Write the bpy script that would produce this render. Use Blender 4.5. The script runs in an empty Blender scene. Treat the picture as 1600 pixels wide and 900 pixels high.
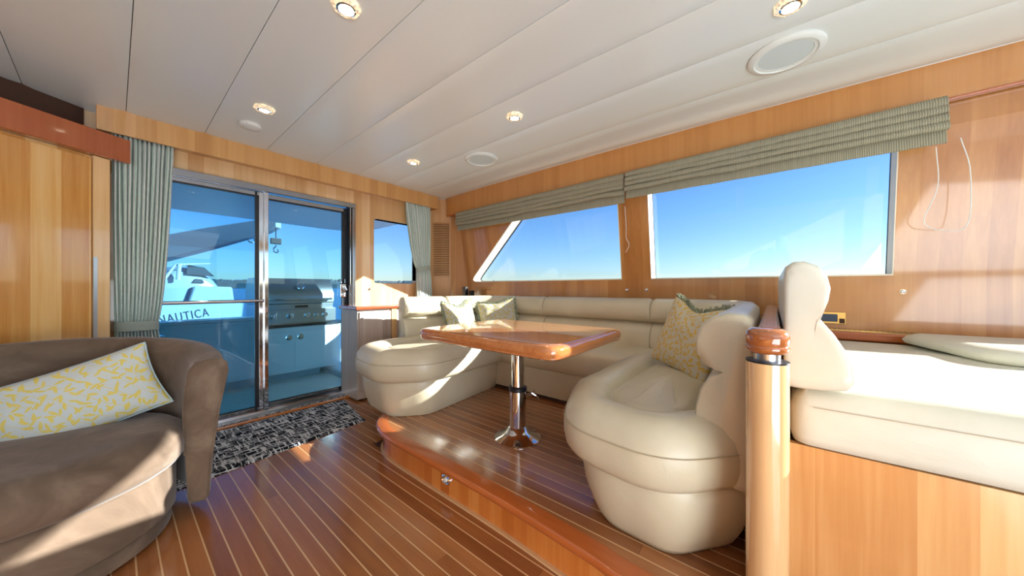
import bpy, bmesh, math, random
from mathutils import Vector, Matrix, noise
random.seed(7)
PI = math.pi
C = bpy.context.scene.collection

# ------------------------------------------------------------------ camera
cam_d = bpy.data.cameras.new('camera'); cam = bpy.data.objects.new('camera', cam_d); C.objects.link(cam)
cam_d.sensor_width = 36.0; cam_d.lens = 36.0*504/1600; cam_d.clip_start = 0.02; cam_d.clip_end = 20000
YAW = math.atan2(623, 504)
cam.location = (0, 0, 1.05)
cam.rotation_euler = (PI/2, 0, -YAW)
bpy.context.scene.camera = cam

# ------------------------------------------------------------------ world, sun, exposure
SUN = Vector((0.82, -1.0, 0.50)).normalized()
w = bpy.data.worlds.new('world'); bpy.context.scene.world = w; w.use_nodes = True
nt = w.node_tree; nt.nodes.clear()
sky = nt.nodes.new('ShaderNodeTexSky'); sky.sky_type = 'NISHITA'; sky.sun_disc = False
sky.sun_elevation = math.asin(SUN.z); sky.sun_rotation = math.atan2(SUN.x, SUN.y)
sky.altitude = 0; sky.air_density = 1.0; sky.dust_density = 0.3; sky.ozone_density = 3.5
hs = nt.nodes.new('ShaderNodeHueSaturation'); hs.inputs['Saturation'].default_value = 1.12; tn = nt.nodes.new('ShaderNodeMix'); tn.data_type = 'RGBA'; tn.blend_type = 'MULTIPLY'; tn.inputs[0].default_value = 1; tn.inputs[7].default_value = (.85, .94, 1.12, 1)
bg = nt.nodes.new('ShaderNodeBackground'); bg.inputs['Strength'].default_value = 0.17
wo = nt.nodes.new('ShaderNodeOutputWorld')
nt.links.new(sky.outputs[0], hs.inputs['Color']); nt.links.new(hs.outputs[0], tn.inputs[6]); nt.links.new(tn.outputs[2], bg.inputs[0]); nt.links.new(bg.outputs[0], wo.inputs[0])
sd = bpy.data.lights.new('sun', 'SUN'); sd.energy = 17; sd.angle = math.radians(0.55); sd.color = (1.0, 0.955, 0.89)
so = bpy.data.objects.new('sun', sd); C.objects.link(so); so.rotation_euler = (-SUN).to_track_quat('-Z', 'Y').to_euler()

def area(name, loc, target, sx, sy, power, col):
    d = bpy.data.lights.new(name, 'AREA'); d.shape = 'RECTANGLE'; d.size = sx; d.size_y = sy; d.energy = power; d.color = col
    o = bpy.data.objects.new(name, d); C.objects.link(o); o.location = loc
    o.rotation_euler = (Vector(target)-Vector(loc)).to_track_quat('-Z', 'Y').to_euler(); return o
area('saloon_fill', (0.2, -1.7, 2.12), (0.9, 0.6, 0.3), 2.4, 1.2, 15, (1.0, 0.97, 0.93))  # added fill from the unseen forward end, stands for no fitting
area('saloon_fill_low', (-0.5, -1.6, 0.5), (0.8, 0.9, 2.3), 1.6, 1.6, 72, (0.82, 0.93, 1.0))  # added fill aimed up to brighten the ceiling, no real lamp there

vs = bpy.context.scene.view_settings
vs.view_transform = 'Standard'; vs.look = 'None'; vs.gamma = 1.0; vs.use_curve_mapping = False; vs.exposure = 0.2

# ------------------------------------------------------------------ node helpers
def lin(r, g, b):
    f = lambda c: (c/255/12.92) if c/255 <= 0.04045 else ((c/255+0.055)/1.055)**2.4
    return (f(r), f(g), f(b), 1)
class N:
    def __init__(s, name):
        s.m = bpy.data.materials.new(name); s.m.use_nodes = True; s.t = s.m.node_tree
        s.b = s.t.nodes['Principled BSDF']; s.out = s.t.nodes['Material Output']
    def n(s, typ, **kw):
        x = s.t.nodes.new('ShaderNode'+typ)
        for k, v in kw.items(): setattr(x, k, v)
        return x
    def l(s, a, b): s.t.links.new(a, b)
    def val(s, sock, v):
        if isinstance(v, (int, float, tuple)): sock.default_value = v
        else: s.l(v, sock)
    def math(s, op, a, b=0.0, c=None):
        x = s.n('Math', operation=op); s.val(x.inputs[0], a); s.val(x.inputs[1], b)
        if c is not None: s.val(x.inputs[2], c)
        return x.outputs[0]
    def coord(s, which='Object'): return s.n('TexCoord').outputs[which]
    def sep(s, v):
        x = s.n('SeparateXYZ'); s.l(v, x.inputs[0]); return x.outputs
    def comb(s, a, b, c):
        x = s.n('CombineXYZ'); s.val(x.inputs[0], a); s.val(x.inputs[1], b); s.val(x.inputs[2], c); return x.outputs[0]
    def mp(s, v, scale=(1, 1, 1), rot=(0, 0, 0), loc=(0, 0, 0)):
        x = s.n('Mapping'); s.l(v, x.inputs[0]); x.inputs['Scale'].default_value = scale; x.inputs['Rotation'].default_value = rot; x.inputs['Location'].default_value = loc; return x.outputs[0]
    def noise(s, v, scale, detail=4, rough=.5, dist=0):
        x = s.n('TexNoise'); s.l(v, x.inputs['Vector']); x.inputs['Scale'].default_value = scale; x.inputs['Detail'].default_value = detail
        x.inputs['Roughness'].default_value = rough; x.inputs['Distortion'].default_value = dist; return x.outputs['Fac']
    def ramp(s, f, stops, interp='LINEAR'):
        x = s.n('ValToRGB'); s.l(f, x.inputs[0]); cr = x.color_ramp; cr.interpolation = interp
        while len(cr.elements) < len(stops): cr.elements.new(0.5)
        for e, (p, c) in zip(cr.elements, stops): e.position = p; e.color = c if len(c) == 4 else (*c, 1)
        return x.outputs[0]
    def mix(s, f, a, b, mode='MIX'):
        x = s.n('Mix', data_type='RGBA', blend_type=mode); s.val(x.inputs[0], f); s.val(x.inputs[6], a); s.val(x.inputs[7], b); return x.outputs[2]
    def white(s, v, dims='1D'):
        x = s.n('TexWhiteNoise', noise_dimensions=dims)
        if dims == '1D': s.l(v, x.inputs['W'])
        else: s.l(v, x.inputs['Vector'])
        return x.outputs['Value']
    def bump(s, h, strength=.3, dist=.002):
        x = s.n('Bump'); x.inputs['Strength'].default_value = strength; x.inputs['Distance'].default_value = dist
        s.l(h, x.inputs['Height']); s.l(x.outputs[0], s.b.inputs['Normal']); return x.outputs[0]
    def set(s, **kw):
        for k, v in kw.items():
            s.val(s.b.inputs[k.replace('_', ' ')], v)
        return s
def plain(name, col, rough=.5, metal=0, coat=0, spec=None):
    a = N(name); a.set(Base_Color=col, Roughness=rough, Metallic=metal, Coat_Weight=coat)
    if coat: a.set(Coat_Roughness=.05)
    if spec is not None: a.b.inputs['Specular IOR Level'].default_value = spec
    return a.m
def wood(name, cols, axis, strip, grain='Z', rough=.28, coat=.6, rw=.42, fine=1.0, coatr=.06):
    """veneer: strips along one axis with their own tone, stretched grain, lacquer"""
    a = N(name); co = a.coord(); x, y, z = a.sep(co)
    s = {'X': x, 'Y': y, 'Z': z, 'D': a.math('MULTIPLY', a.math('SUBTRACT', x, y), .7071), 'E': a.math('MULTIPLY', a.math('ADD', x, y), .7071)}.get(axis)
    g = {'X': (.6, 12, 12), 'Y': (12, .6, 12), 'Z': (12, 12, .5)}[grain]
    if strip:
        sid = a.math('FLOOR', a.math('DIVIDE', s, strip)); r = a.white(sid)
        off = a.comb(a.math('MULTIPLY', r, 7.3), a.math('MULTIPLY', r, 3.1), a.math('MULTIPLY', r, 11.0))
        va = a.n('VectorMath', operation='ADD'); a.l(co, va.inputs[0]); a.l(off, va.inputs[1]); v = va.outputs[0]
    else:
        oi = a.n('ObjectInfo'); r = oi.outputs['Random']
        off = a.comb(a.math('MULTIPLY', r, 7.3), a.math('MULTIPLY', r, 3.1), a.math('MULTIPLY', r, 11.0))
        va = a.n('VectorMath', operation='ADD'); a.l(co, va.inputs[0]); a.l(off, va.inputs[1]); v = va.outputs[0]
    n1 = a.noise(a.mp(v, g), 1.6*fine, 3, .55, .6); n2 = a.noise(a.mp(v, tuple(q*5 for q in g)), 1.5*fine, 3, .6)
    f = a.math('ADD', a.math('ADD', a.math('MULTIPLY', r, rw), (.42-rw)*.5), a.math('ADD', a.math('MULTIPLY', n1, .55), a.math('MULTIPLY', n2, .22)))
    f = a.math('SUBTRACT', f, .1)
    c = a.ramp(f, [(.15, cols[0]), (.5, cols[1]), (.85, cols[2])])
    a.set(Base_Color=c, Roughness=rough, Coat_Weight=coat, Coat_Roughness=coatr)
    return a.m
def glass(name, tint, refl=1.0, ior=1.45):
    a = N(name); t = a.n('BsdfTransparent'); t.inputs[0].default_value = tint
    g = a.n('BsdfGlossy'); g.inputs['Roughness'].default_value = 0.0; g.inputs[0].default_value = (1, 1, 1, 1)
    ge = a.n('NewGeometry'); dt = a.n('VectorMath', operation='DOT_PRODUCT'); a.l(ge.outputs['Incoming'], dt.inputs[0]); a.l(ge.outputs['Normal'], dt.inputs[1])
    f0 = ((ior-1)/(ior+1))**2; c5 = a.math('POWER', a.math('SUBTRACT', 1.0, a.math('MINIMUM', a.math('ABSOLUTE', dt.outputs['Value']), 1.0)), 5.0)   # Schlick, the same on both faces
    mx = a.n('MixShader'); a.l(a.math('MULTIPLY', a.math('ADD', f0, a.math('MULTIPLY', c5, 1-f0)), refl), mx.inputs[0]); a.l(t.outputs[0], mx.inputs[1]); a.l(g.outputs[0], mx.inputs[2])
    a.l(mx.outputs[0], a.out.inputs['Surface']); return a.m
def leather(name, c1, c2, scale=1.0):
    a = N(name); co = a.coord(); n = a.noise(co, 3.5*scale, 3); g = a.n('TexVoronoi'); a.l(co, g.inputs['Vector']); g.inputs['Scale'].default_value = 260
    n2 = a.noise(co, 9, 5, .6, 1.0)
    a.set(Base_Color=a.ramp(n, [(.3, c1), (.7, c2)]), Roughness=.36)
    h = a.math('ADD', a.math('MULTIPLY', g.outputs['Distance'], .06), a.math('MULTIPLY', n2, 1.0)); a.bump(h, .16, .012)
    a.b.inputs['Specular IOR Level'].default_value = .5
    return a.m

M = {}
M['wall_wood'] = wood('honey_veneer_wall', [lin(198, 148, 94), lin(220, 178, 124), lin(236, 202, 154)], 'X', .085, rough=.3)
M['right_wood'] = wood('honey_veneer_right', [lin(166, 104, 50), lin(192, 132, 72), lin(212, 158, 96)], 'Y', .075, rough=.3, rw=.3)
M['cornice_wood'] = wood('cornice_veneer', [lin(192, 136, 74), lin(212, 158, 94), lin(226, 178, 116)], 'X', .09, rough=.3, rw=.3)
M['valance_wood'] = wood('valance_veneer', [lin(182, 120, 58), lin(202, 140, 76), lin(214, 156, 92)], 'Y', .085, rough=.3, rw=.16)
M['corner_wood'] = wood('corner_veneer', [lin(188, 132, 80), lin(212, 160, 106), lin(226, 178, 128)], 'D', .09, rough=.3)
M['cab_wood'] = wood('figured_cabinet_veneer', [lin(196, 128, 52), lin(224, 168, 92), lin(240, 200, 136)], 'E', .10, rough=.2, coat=.9, fine=1.4)
M['red_wood'] = wood('red_cherry_trim', [lin(136, 62, 26), lin(168, 84, 38), lin(188, 104, 52)], None, 0, grain='Z', rough=.22, coat=.9)
M['trim_y'] = wood('cherry_rail', [lin(150, 70, 26), lin(188, 98, 44), lin(206, 122, 62)], None, 0, grain='Y', rough=.2, coat=1)
M['trim_x'] = wood('cherry_edge', [lin(130, 60, 30), lin(168, 88, 48), lin(190, 112, 66)], None, 0, grain='X', rough=.2, coat=1)
M['post_wood'] = wood('post_veneer', [lin(208, 158, 106), lin(226, 182, 130), lin(238, 200, 152)], 'Y', .02, rough=.16, coat=1, rw=.2)
M['panel_wood'] = wood('bench_panel_veneer', [lin(202, 144, 86), lin(226, 178, 118), lin(244, 208, 154)], 'Y', .095, rw=.7, rough=.24, coat=.8)
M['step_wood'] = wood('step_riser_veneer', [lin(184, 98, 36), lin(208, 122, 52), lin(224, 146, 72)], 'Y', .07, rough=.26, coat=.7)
M['shade_grey_wood'] = wood('shaded_cabinet_veneer', [lin(158, 140, 128), lin(188, 170, 156), lin(206, 192, 178)], 'X', .05, rough=.4, coat=.2)  # cabinet stands in shade; that grey is put into the veneer colour
M['plank'] = wood('teak_plank', [lin(128, 74, 40), lin(164, 102, 56), lin(190, 126, 76)], None, 0, grain='Y', rough=.24, coat=.75, coatr=.1)
M['holly'] = plain('holly_inlay', lin(222, 178, 128), .3, coat=.6)
M['table_wood'] = wood('lacquered_table', [lin(186, 112, 60), lin(210, 142, 88), lin(226, 168, 112)], None, 0, grain='Y', rough=.10, coat=1, fine=2.0, coatr=.015)
M['table_edge'] = wood('table_edge', [lin(138, 74, 34), lin(178, 104, 54), lin(206, 136, 82)], None, 0, grain='X', rough=.12, coat=1, fine=1.5, coatr=.02)
M['ceiling'] = plain('cream_vinyl_ceiling', lin(226, 232, 230), .28, spec=.5)
M['groove'] = plain('ceiling_joint', lin(120, 108, 92), .8)
M['white'] = plain('white_plastic', lin(228, 228, 222), .4)
M['cream'] = plain('cream_reveal', lin(236, 226, 204), .5)
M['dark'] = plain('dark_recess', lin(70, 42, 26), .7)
M['black'] = plain('black_plastic', lin(28, 30, 36), .35)
M['chrome'] = plain('polished_steel', (.74, .76, .79, 1), .07, 1)
M['frame_steel'] = plain('door_frame_steel', (.42, .44, .47, 1), .16, 1)
M['steel'] = plain('brushed_steel', (.52, .54, .56, 1), .28, 1)
M['brass'] = plain('brass', lin(206, 172, 104), .3, 1)
M['leather'] = leather('cream_leather', lin(196, 184, 156), lin(208, 198, 172))
M['leather_light'] = leather('pale_leather', lin(204, 200, 182), lin(216, 214, 198))
M['piping'] = plain('leather_seam', lin(176, 158, 126), .6)
M['rubber'] = plain('black_collar', lin(22, 26, 34), .4)
M['glass_side'] = glass('clear_side_glass', (.93, .97, 1.0, 1), .6)
M['glass_door'] = glass('blue_tinted_door_glass', (.66, .88, .97, 1), .9)
M['glass_door_left'] = glass('darker_blue_door_glass', (.48, .76, .90, 1), .9)
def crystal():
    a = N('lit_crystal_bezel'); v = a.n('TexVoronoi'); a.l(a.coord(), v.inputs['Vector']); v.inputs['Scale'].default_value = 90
    a.set(Base_Color=lin(230, 220, 200), Roughness=.08, Metallic=.3, Emission_Color=(1, .72, .42, 1), Emission_Strength=a.math('MULTIPLY', v.outputs['Distance'], 1.1)); return a.m  # bulb light caught in the crystal is put in as emission
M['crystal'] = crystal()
M['gel'] = plain('white_gelcoat', lin(226, 230, 232), .25, coat=.4)
M['gel_grey'] = plain('grey_gelcoat', lin(176, 184, 190), .35)
M['deck'] = plain('pale_deck', lin(232, 226, 208), .5)
M['hull_shaded'] = plain('shaded_boat_hull', lin(152, 164, 174), .25, coat=.5)  # white boat; shade on its near side is put into this grey
M['navy'] = plain('navy_lettering', lin(24, 40, 66), .4)
M['smoked'] = plain('smoked_screen', lin(60, 64, 70), .1, coat=1)

def emit(name, col, st):
    a = N(name); e = a.n('Emission'); e.inputs[0].default_value = col; e.inputs[1].default_value = st; a.l(e.outputs[0], a.out.inputs['Surface']); return a.m
M['lamp'] = emit('halogen_glow', (1, .84, .62, 1), 14)

def fringe_mat():
    a = N('sage_fringe'); n = a.noise(a.coord(), 80); a.set(Base_Color=a.ramp(n, [(.3, lin(106, 116, 92)), (.7, lin(176, 180, 152))]), Roughness=.9); return a.m
M['fringe'] = fringe_mat()
def suede():
    a = N('taupe_suede'); co = a.coord(); n = a.noise(co, 4.5, 5, .6, 1.2); n2 = a.noise(co, 500, 2)
    a.set(Base_Color=a.ramp(n, [(.25, lin(92, 76, 62)), (.5, lin(112, 94, 78)), (.75, lin(138, 120, 102))]), Roughness=.85, Sheen_Weight=.35, Sheen_Roughness=.4)
    a.bump(n2, .15, .001); a.b.inputs['Specular IOR Level'].default_value = .15; return a.m
M['suede'] = suede()
def leaf_mat(name, base, leaf, scale=9.0, stem=True):
    a = N(name); uv = a.n('UVMap').outputs[0]
    vm = a.mp(uv, (scale, scale, 1))
    def layer(vec, L, W):
        vo = a.n('TexVoronoi', voronoi_dimensions='2D', feature='F1'); a.l(vec, vo.inputs['Vector']); vo.inputs['Scale'].default_value = 1.0; vo.inputs['Randomness'].default_value = .75
        sub = a.n('VectorMath', operation='SUBTRACT'); a.l(vec, sub.inputs[0]); a.l(vo.outputs['Position'], sub.inputs[1])
        x, y, _ = a.sep(sub.outputs[0]); r, g, _b = a.sep(vo.outputs['Color'])
        ang = a.math('ADD', a.math('MULTIPLY', a.math('ROUND', a.math('MULTIPLY', r, 3.0)), 1.05), a.math('MULTIPLY', g, .7))
        cs, sn = a.math('COSINE', ang), a.math('SINE', ang)
        p = a.math('ADD', a.math('MULTIPLY', x, cs), a.math('MULTIPLY', y, sn))
        q = a.math('SUBTRACT', a.math('MULTIPLY', y, cs), a.math('MULTIPLY', x, sn))
        pp = a.math('DIVIDE', p, L)
        lim = a.math('MULTIPLY', a.math('SUBTRACT', 1.0, a.math('MULTIPLY', pp, pp)), W)
        return a.math('LESS_THAN', a.math('ABSOLUTE', a.math('ADD', q, a.math('MULTIPLY', pp, .04))), lim)
    m = a.math('MAXIMUM', layer(vm, .50, .15), layer(a.mp(uv, (scale, scale, 1), (0, 0, .9), (.37, .61, 0)), .44, .12))
    wv = a.n('TexWave', wave_type='BANDS', bands_direction='DIAGONAL'); a.l(vm, wv.inputs['Vector']); wv.inputs['Scale'].default_value = .22; wv.inputs['Distortion'].default_value = 4.0; wv.inputs['Detail'].default_value = 0; wv.inputs['Detail Scale'].default_value = .8
    st = a.math('LESS_THAN', a.math('ABSOLUTE', a.math('SUBTRACT', wv.outputs['Fac'], .5)), .03)
    if stem: m = a.math('MAXIMUM', m, st)
    weave = a.noise(a.mp(uv, (240, 240, 1)), 1, 2)
    col = a.mix(m, base, leaf); col = a.mix(.25, col, a.ramp(weave, [(.3, (.5, .5, .5, 1)), (.7, (1, 1, 1, 1))]), 'MULTIPLY')
    a.set(Base_Color=col, Roughness=.85); a.bump(weave, .25, .002); a.b.inputs['Specular IOR Level'].default_value = .2
    return a.m
M['leaf_cushion'] = leaf_mat('leaf_print_linen', lin(212, 202, 176), lin(222, 182, 92), 13.0)
M['leaf_chair'] = leaf_mat('leaf_print_cotton', lin(208, 214, 210), lin(228, 208, 112), 12.5)
M['leaf_grey'] = leaf_mat('faded_floral_linen', lin(196, 192, 176), lin(196, 180, 110), 11.0, False)
M['pale_piping'] = plain('pale_blue_piping', lin(176, 200, 206), .7)
def stripes(name, cols, freq):
    a = N(name); uv = a.n('UVMap').outputs[0]; x, y, _ = a.sep(uv)
    f = a.math('FRACT', a.math('MULTIPLY', x, freq)); f = a.math('ADD', f, a.math('MULTIPLY', a.math('SUBTRACT', a.noise(a.mp(uv, (300, 3, 1)), 1, 3), .5), .12))
    c = a.ramp(f, [(0, cols[0]), (.3, cols[1]), (.5, cols[2]), (.62, cols[3]), (.8, cols[1])], 'CONSTANT')
    a.set(Base_Color=c, Roughness=.62, Sheen_Weight=.25); a.b.inputs['Specular IOR Level'].default_value = .3; return a.m
M['curtain'] = stripes('green_striped_curtain', [lin(176, 204, 190), lin(226, 232, 224), lin(150, 162, 158), lin(232, 234, 228)], 30)
M['curtain_tie'] = stripes('green_striped_tie', [lin(150, 164, 150), lin(166, 176, 162), lin(146, 156, 146), lin(178, 186, 172)], 6)
def blind():
    a = N('ribbed_sage_blind'); co = a.coord(); x, y, z = a.sep(co)
    f = a.math('SINE', a.math('MULTIPLY', y, 2*PI/.0085)); f = a.math('ADD', a.math('MULTIPLY', f, .5), .5)
    n = a.noise(a.mp(co, (5, 90, 8)), 1, 3)
    c = a.ramp(a.math('ADD', a.math('MULTIPLY', f, .7), a.math('MULTIPLY', n, .4)), [(.1, lin(120, 118, 98)), (.6, lin(156, 152, 130)), (.95, lin(174, 170, 148))])
    a.set(Base_Color=c, Roughness=.8); a.bump(f, .5, .002); return a.m
M['blind'] = blind()
def rugm():
    a = N('heathered_rug'); co = a.coord(); n1 = a.noise(a.mp(co, (70, 8, 1), (0, 0, .05)), 1, 2, .6); n2 = a.noise(a.mp(co, (8, 75, 1)), 1, 2, .6)
    n3 = a.noise(co, 420, 2); s = a.math('SUBTRACT', a.math('MAXIMUM', n1, n2), .055); s = a.math('ADD', s, a.math('MULTIPLY', a.math('SUBTRACT', n3, .5), .10))
    c = a.ramp(s, [(.47, lin(14, 16, 24)), (.49, lin(40, 44, 54)), (.50, lin(196, 198, 202)), (.62, lin(222, 222, 222))])
    a.set(Base_Color=c, Roughness=.95); a.bump(a.math('ADD', s, n3), .5, .003); a.b.inputs['Specular IOR Level'].default_value = .1; return a.m
M['rug'] = rugm()
def granite():
    a = N('speckled_granite'); n = a.noise(a.coord(), 70, 4, .7); c = a.ramp(n, [(.42, lin(40, 38, 40)), (.5, lin(110, 106, 104)), (.58, lin(176, 172, 166))]); a.set(Base_Color=c, Roughness=.15, Coat_Weight=.5); return a.m
M['granite'] = granite()
def sea():
    a = N('sea_water'); co = a.coord(); n = a.noise(a.mp(co, (1, 1, 1)), .35, 6, .6); a.set(Base_Color=lin(26, 92, 138), Roughness=.25); a.bump(n, .6, .6); return a.m
M['sea'] = sea()
def land():
    a = N('wooded_shore'); co = a.coord(); n = a.noise(co, .012, 6, .7); a.set(Base_Color=a.ramp(n, [(.35, lin(20, 48, 60)), (.55, lin(38, 70, 84)), (.72, lin(120, 140, 150))]), Roughness=.9); return a.m
M['land'] = land()
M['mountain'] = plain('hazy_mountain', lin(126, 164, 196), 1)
M['speaker_mesh'] = plain('grey_speaker_cloth', lin(204, 216, 218), .8)

# ------------------------------------------------------------------ mesh helpers
class MB:
    def __init__(s): s.v = []; s.f = []; s.uv = []
    def add(s, vs, fs):
        o = len(s.v); s.v += [tuple(p) for p in vs]; s.f += [tuple(i+o for i in f) for f in fs]; return s
    def box(s, x0, x1, y0, y1, z0, z1):
        return s.add([(x0,y0,z0),(x1,y0,z0),(x1,y1,z0),(x0,y1,z0),(x0,y0,z1),(x1,y0,z1),(x1,y1,z1),(x0,y1,z1)],
                     [(3,2,1,0),(4,5,6,7),(0,1,5,4),(1,2,6,5),(2,3,7,6),(3,0,4,7)])
    def loft(s, rings, closed=True, caps=True, loop=False):
        n = len(rings[0]); vs = [p for r in rings for p in r]; fs = []
        for i in range(len(rings) if loop else len(rings)-1):
            a = i*n; b = ((i+1) % len(rings))*n
            for j in range(n if closed else n-1):
                k = (j+1) % n; fs.append((a+j, a+k, b+k, b+j))
        if caps and closed and not loop: fs.append(tuple(range(n-1, -1, -1))); fs.append(tuple((len(rings)-1)*n+j for j in range(n)))
        return s.add(vs, fs)
    def tube(s, pts, r, n=10, caps=True, loop=False):
        pts = [Vector(p) for p in pts]; rings = []; up = None
        for i, p in enumerate(pts):
            a = pts[i-1] if (i > 0 or loop) else p; b = pts[(i+1) % len(pts)] if (i < len(pts)-1 or loop) else p
            d = (b-a).normalized()
            if up is None: up = d.orthogonal().normalized()
            up = (up - d*up.dot(d)).normalized(); w_ = d.cross(up); rr = r[i] if isinstance(r, (list, tuple)) else r
            rings.append([p + (up*math.cos(2*PI*k/n) + w_*math.sin(2*PI*k/n))*rr for k in range(n)])
        return s.loft(rings, True, caps, loop)
    def lathe(s, prof, cx, cy, cz=0, n=32, M_=None):
        rings = [[Vector((r*math.cos(2*PI*k/n), r*math.sin(2*PI*k/n), z)) for k in range(n)] for r, z in prof]
        off = Vector((cx, cy, cz))
        rings = [[(M_ @ p if M_ else p) + off for p in r] for r in rings]
        return s.loft(rings)
    def prism(s, poly, fn0, fn1):
        n = len(poly); a = [fn0(p) for p in poly]; b = [fn1(p) for p in poly]
        fs = [tuple(range(n-1, -1, -1)), tuple(range(n, 2*n))] + [(i, (i+1) % n, n+(i+1) % n, n+i) for i in range(n)]
        return s.add(a+b, fs)
def obj(name, mb, mat, parent=None, bevel=0, seg=2, smooth=30, fix=True):
    me = bpy.data.meshes.new(name); me.from_pydata(mb.v, [], mb.f)
    if mb.uv and len(mb.uv) == len(mb.v):
        ul = me.uv_layers.new(name='UVMap')
        for lp in me.loops: ul.data[lp.index].uv = mb.uv[lp.vertex_index]
    if fix:
        bm = bmesh.new(); bm.from_mesh(me); bmesh.ops.recalc_face_normals(bm, faces=bm.faces); bm.to_mesh(me); bm.free()
    me.materials.append(mat); me.shade_smooth()
    if smooth < 180: me.set_sharp_from_angle(angle=math.radians(smooth))
    o = bpy.data.objects.new(name, me); C.objects.link(o)
    if parent is not None: attach(o, parent)
    if bevel:
        b = o.modifiers.new('bevel', 'BEVEL'); b.width = bevel; b.segments = seg; b.limit_method = 'ANGLE'; b.angle_limit = math.radians(40); b.harden_normals = True
    return o
WM = {}
def wm(o):
    if o.parent is None: return Matrix.LocRotScale(o.location, o.rotation_euler.to_quaternion(), o.scale)
    return wm(o.parent) @ o.matrix_parent_inverse @ Matrix.LocRotScale(o.location, o.rotation_euler.to_quaternion(), o.scale)
def attach(o, p): o.parent = p; o.matrix_parent_inverse = wm(p).inverted()
def thing(name, label, cat, loc=(0, 0, 0), group=None):
    o = bpy.data.objects.new(name, None); C.objects.link(o); o.location = loc; o.empty_display_size = .05
    o['label'] = label; o['category'] = cat
    if group: o['group'] = group
    return o
def tag(o, label, cat, group=None):
    o['label'] = label; o['category'] = cat
    if group: o['group'] = group
    return o
def struct(name, mb=None, mat=None, parent=None, **kw):
    if mb is None:
        o = bpy.data.objects.new(name, None); C.objects.link(o)
    else: o = obj(name, mb, mat, parent, **kw)
    if parent is None: o['kind'] = 'structure'
    return o
def dup(root, loc=None):
    r = root.copy(); C.objects.link(r)
    if loc is not None: r.location = loc
    for ch in list(root.children):
        c = ch.copy(); C.objects.link(c); c.parent = r
        for g in list(ch.children):
            d = g.copy(); C.objects.link(d); d.parent = c
    return r
def curve_closed(ctrl, n=72):
    out = []; m = len(ctrl); per = max(2, n//m)
    for i in range(m):
        p0, p1, p2, p3 = [Vector((*ctrl[(i+k) % m][:2], 0)) for k in (-1, 0, 1, 2)]
        for j in range(per):
            t = j/per
            out.append(((2*p1 + (p2-p0)*t + (2*p0-5*p1+4*p2-p3)*t*t + (3*p1-p0-3*p2+p3)*t**3)*.5).to_2d())
    return out
def curve_open(ctrl, n=12):
    P = [Vector(p) for p in ctrl]; P = [2*P[0]-P[1]] + P + [2*P[-1]-P[-2]]; out = []
    for i in range(1, len(P)-2):
        p0, p1, p2, p3 = P[i-1:i+3]
        for j in range(n):
            t = j/n; out.append((2*p1 + (p2-p0)*t + (2*p0-5*p1+4*p2-p3)*t*t + (3*p1-p0-3*p2+p3)*t**3)*.5)
    out.append(P[-2]); return out
def rounded(pts, rad, seg=6):
    """polygon with rounded corners; pts (x,y), rad scalar or list"""
    out = []; n = len(pts)
    for i in range(n):
        p = Vector(pts[i]); a = Vector(pts[i-1]); b = Vector(pts[(i+1) % n]); r = rad[i] if isinstance(rad, (list, tuple)) else rad
        if r <= 0: out.append(p); continue
        u = (a-p).normalized(); v = (b-p).normalized(); ang = u.angle(v); d = min(r/math.tan(ang/2), (a-p).length*.49, (b-p).length*.49)
        s_, e_ = p+u*d, p+v*d
        for k in range(seg+1):
            t = k/seg; out.append(s_*(1-t)**2 + p*2*t*(1-t) + e_*t*t)
    return out
def resample(pts, step):
    out = []; n = len(pts)
    for i in range(n):
        a, b = pts[i], pts[(i+1) % n]; k = max(1, int(round((b-a).length/step)))
        for j in range(k): out.append(a + (b-a)*(j/k))
    return out
def normals_in(poly):
    n = len(poly); area_ = sum(poly[i].x*poly[(i+1) % n].y - poly[(i+1) % n].x*poly[i].y for i in range(n)); sg = 1 if area_ > 0 else -1
    res = []
    for i in range(n):
        d = (poly[(i+1) % n]-poly[i-1]).normalized(); res.append(Vector((-d.y, d.x))*sg)
    return res
def cushion_mb(poly, levels, puff=.0, wr=0.0, seed=0):
    """closed outline lofted through (inset, z) levels, closed by shrinking rings on both sides"""
    nn = normals_in(poly); cx = sum((p for p in poly), Vector((0, 0)))/len(poly); rings = []
    def jit(x, y, z, a=1): return z + wr*a*noise.noise(Vector((x*4, y*4, seed)))
    i0, z0 = levels[0]
    base = [p+n*i0 for p, n in zip(poly, nn)]
    for s in (.02, .6): rings.append([(cx.x+(p.x-cx.x)*s, cx.y+(p.y-cx.y)*s, z0) for p in base])
    for ins, z in levels: rings.append([(p.x+n.x*ins, p.y+n.y*ins, jit(p.x+n.x*ins, p.y+n.y*ins, z, .5)) for p, n in zip(poly, nn)])
    ins, z = levels[-1]; last = [p+n*ins for p, n in zip(poly, nn)]
    for s in (.93, .85, .75, .62, .48, .34, .2, .1, .02):
        rings.append([(cx.x+(p.x-cx.x)*s, cx.y+(p.y-cx.y)*s, jit(cx.x+(p.x-cx.x)*s, cx.y+(p.y-cx.y)*s, z+puff*(1-s*s)**2)) for p in last])
    return MB().loft(rings)

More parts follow.
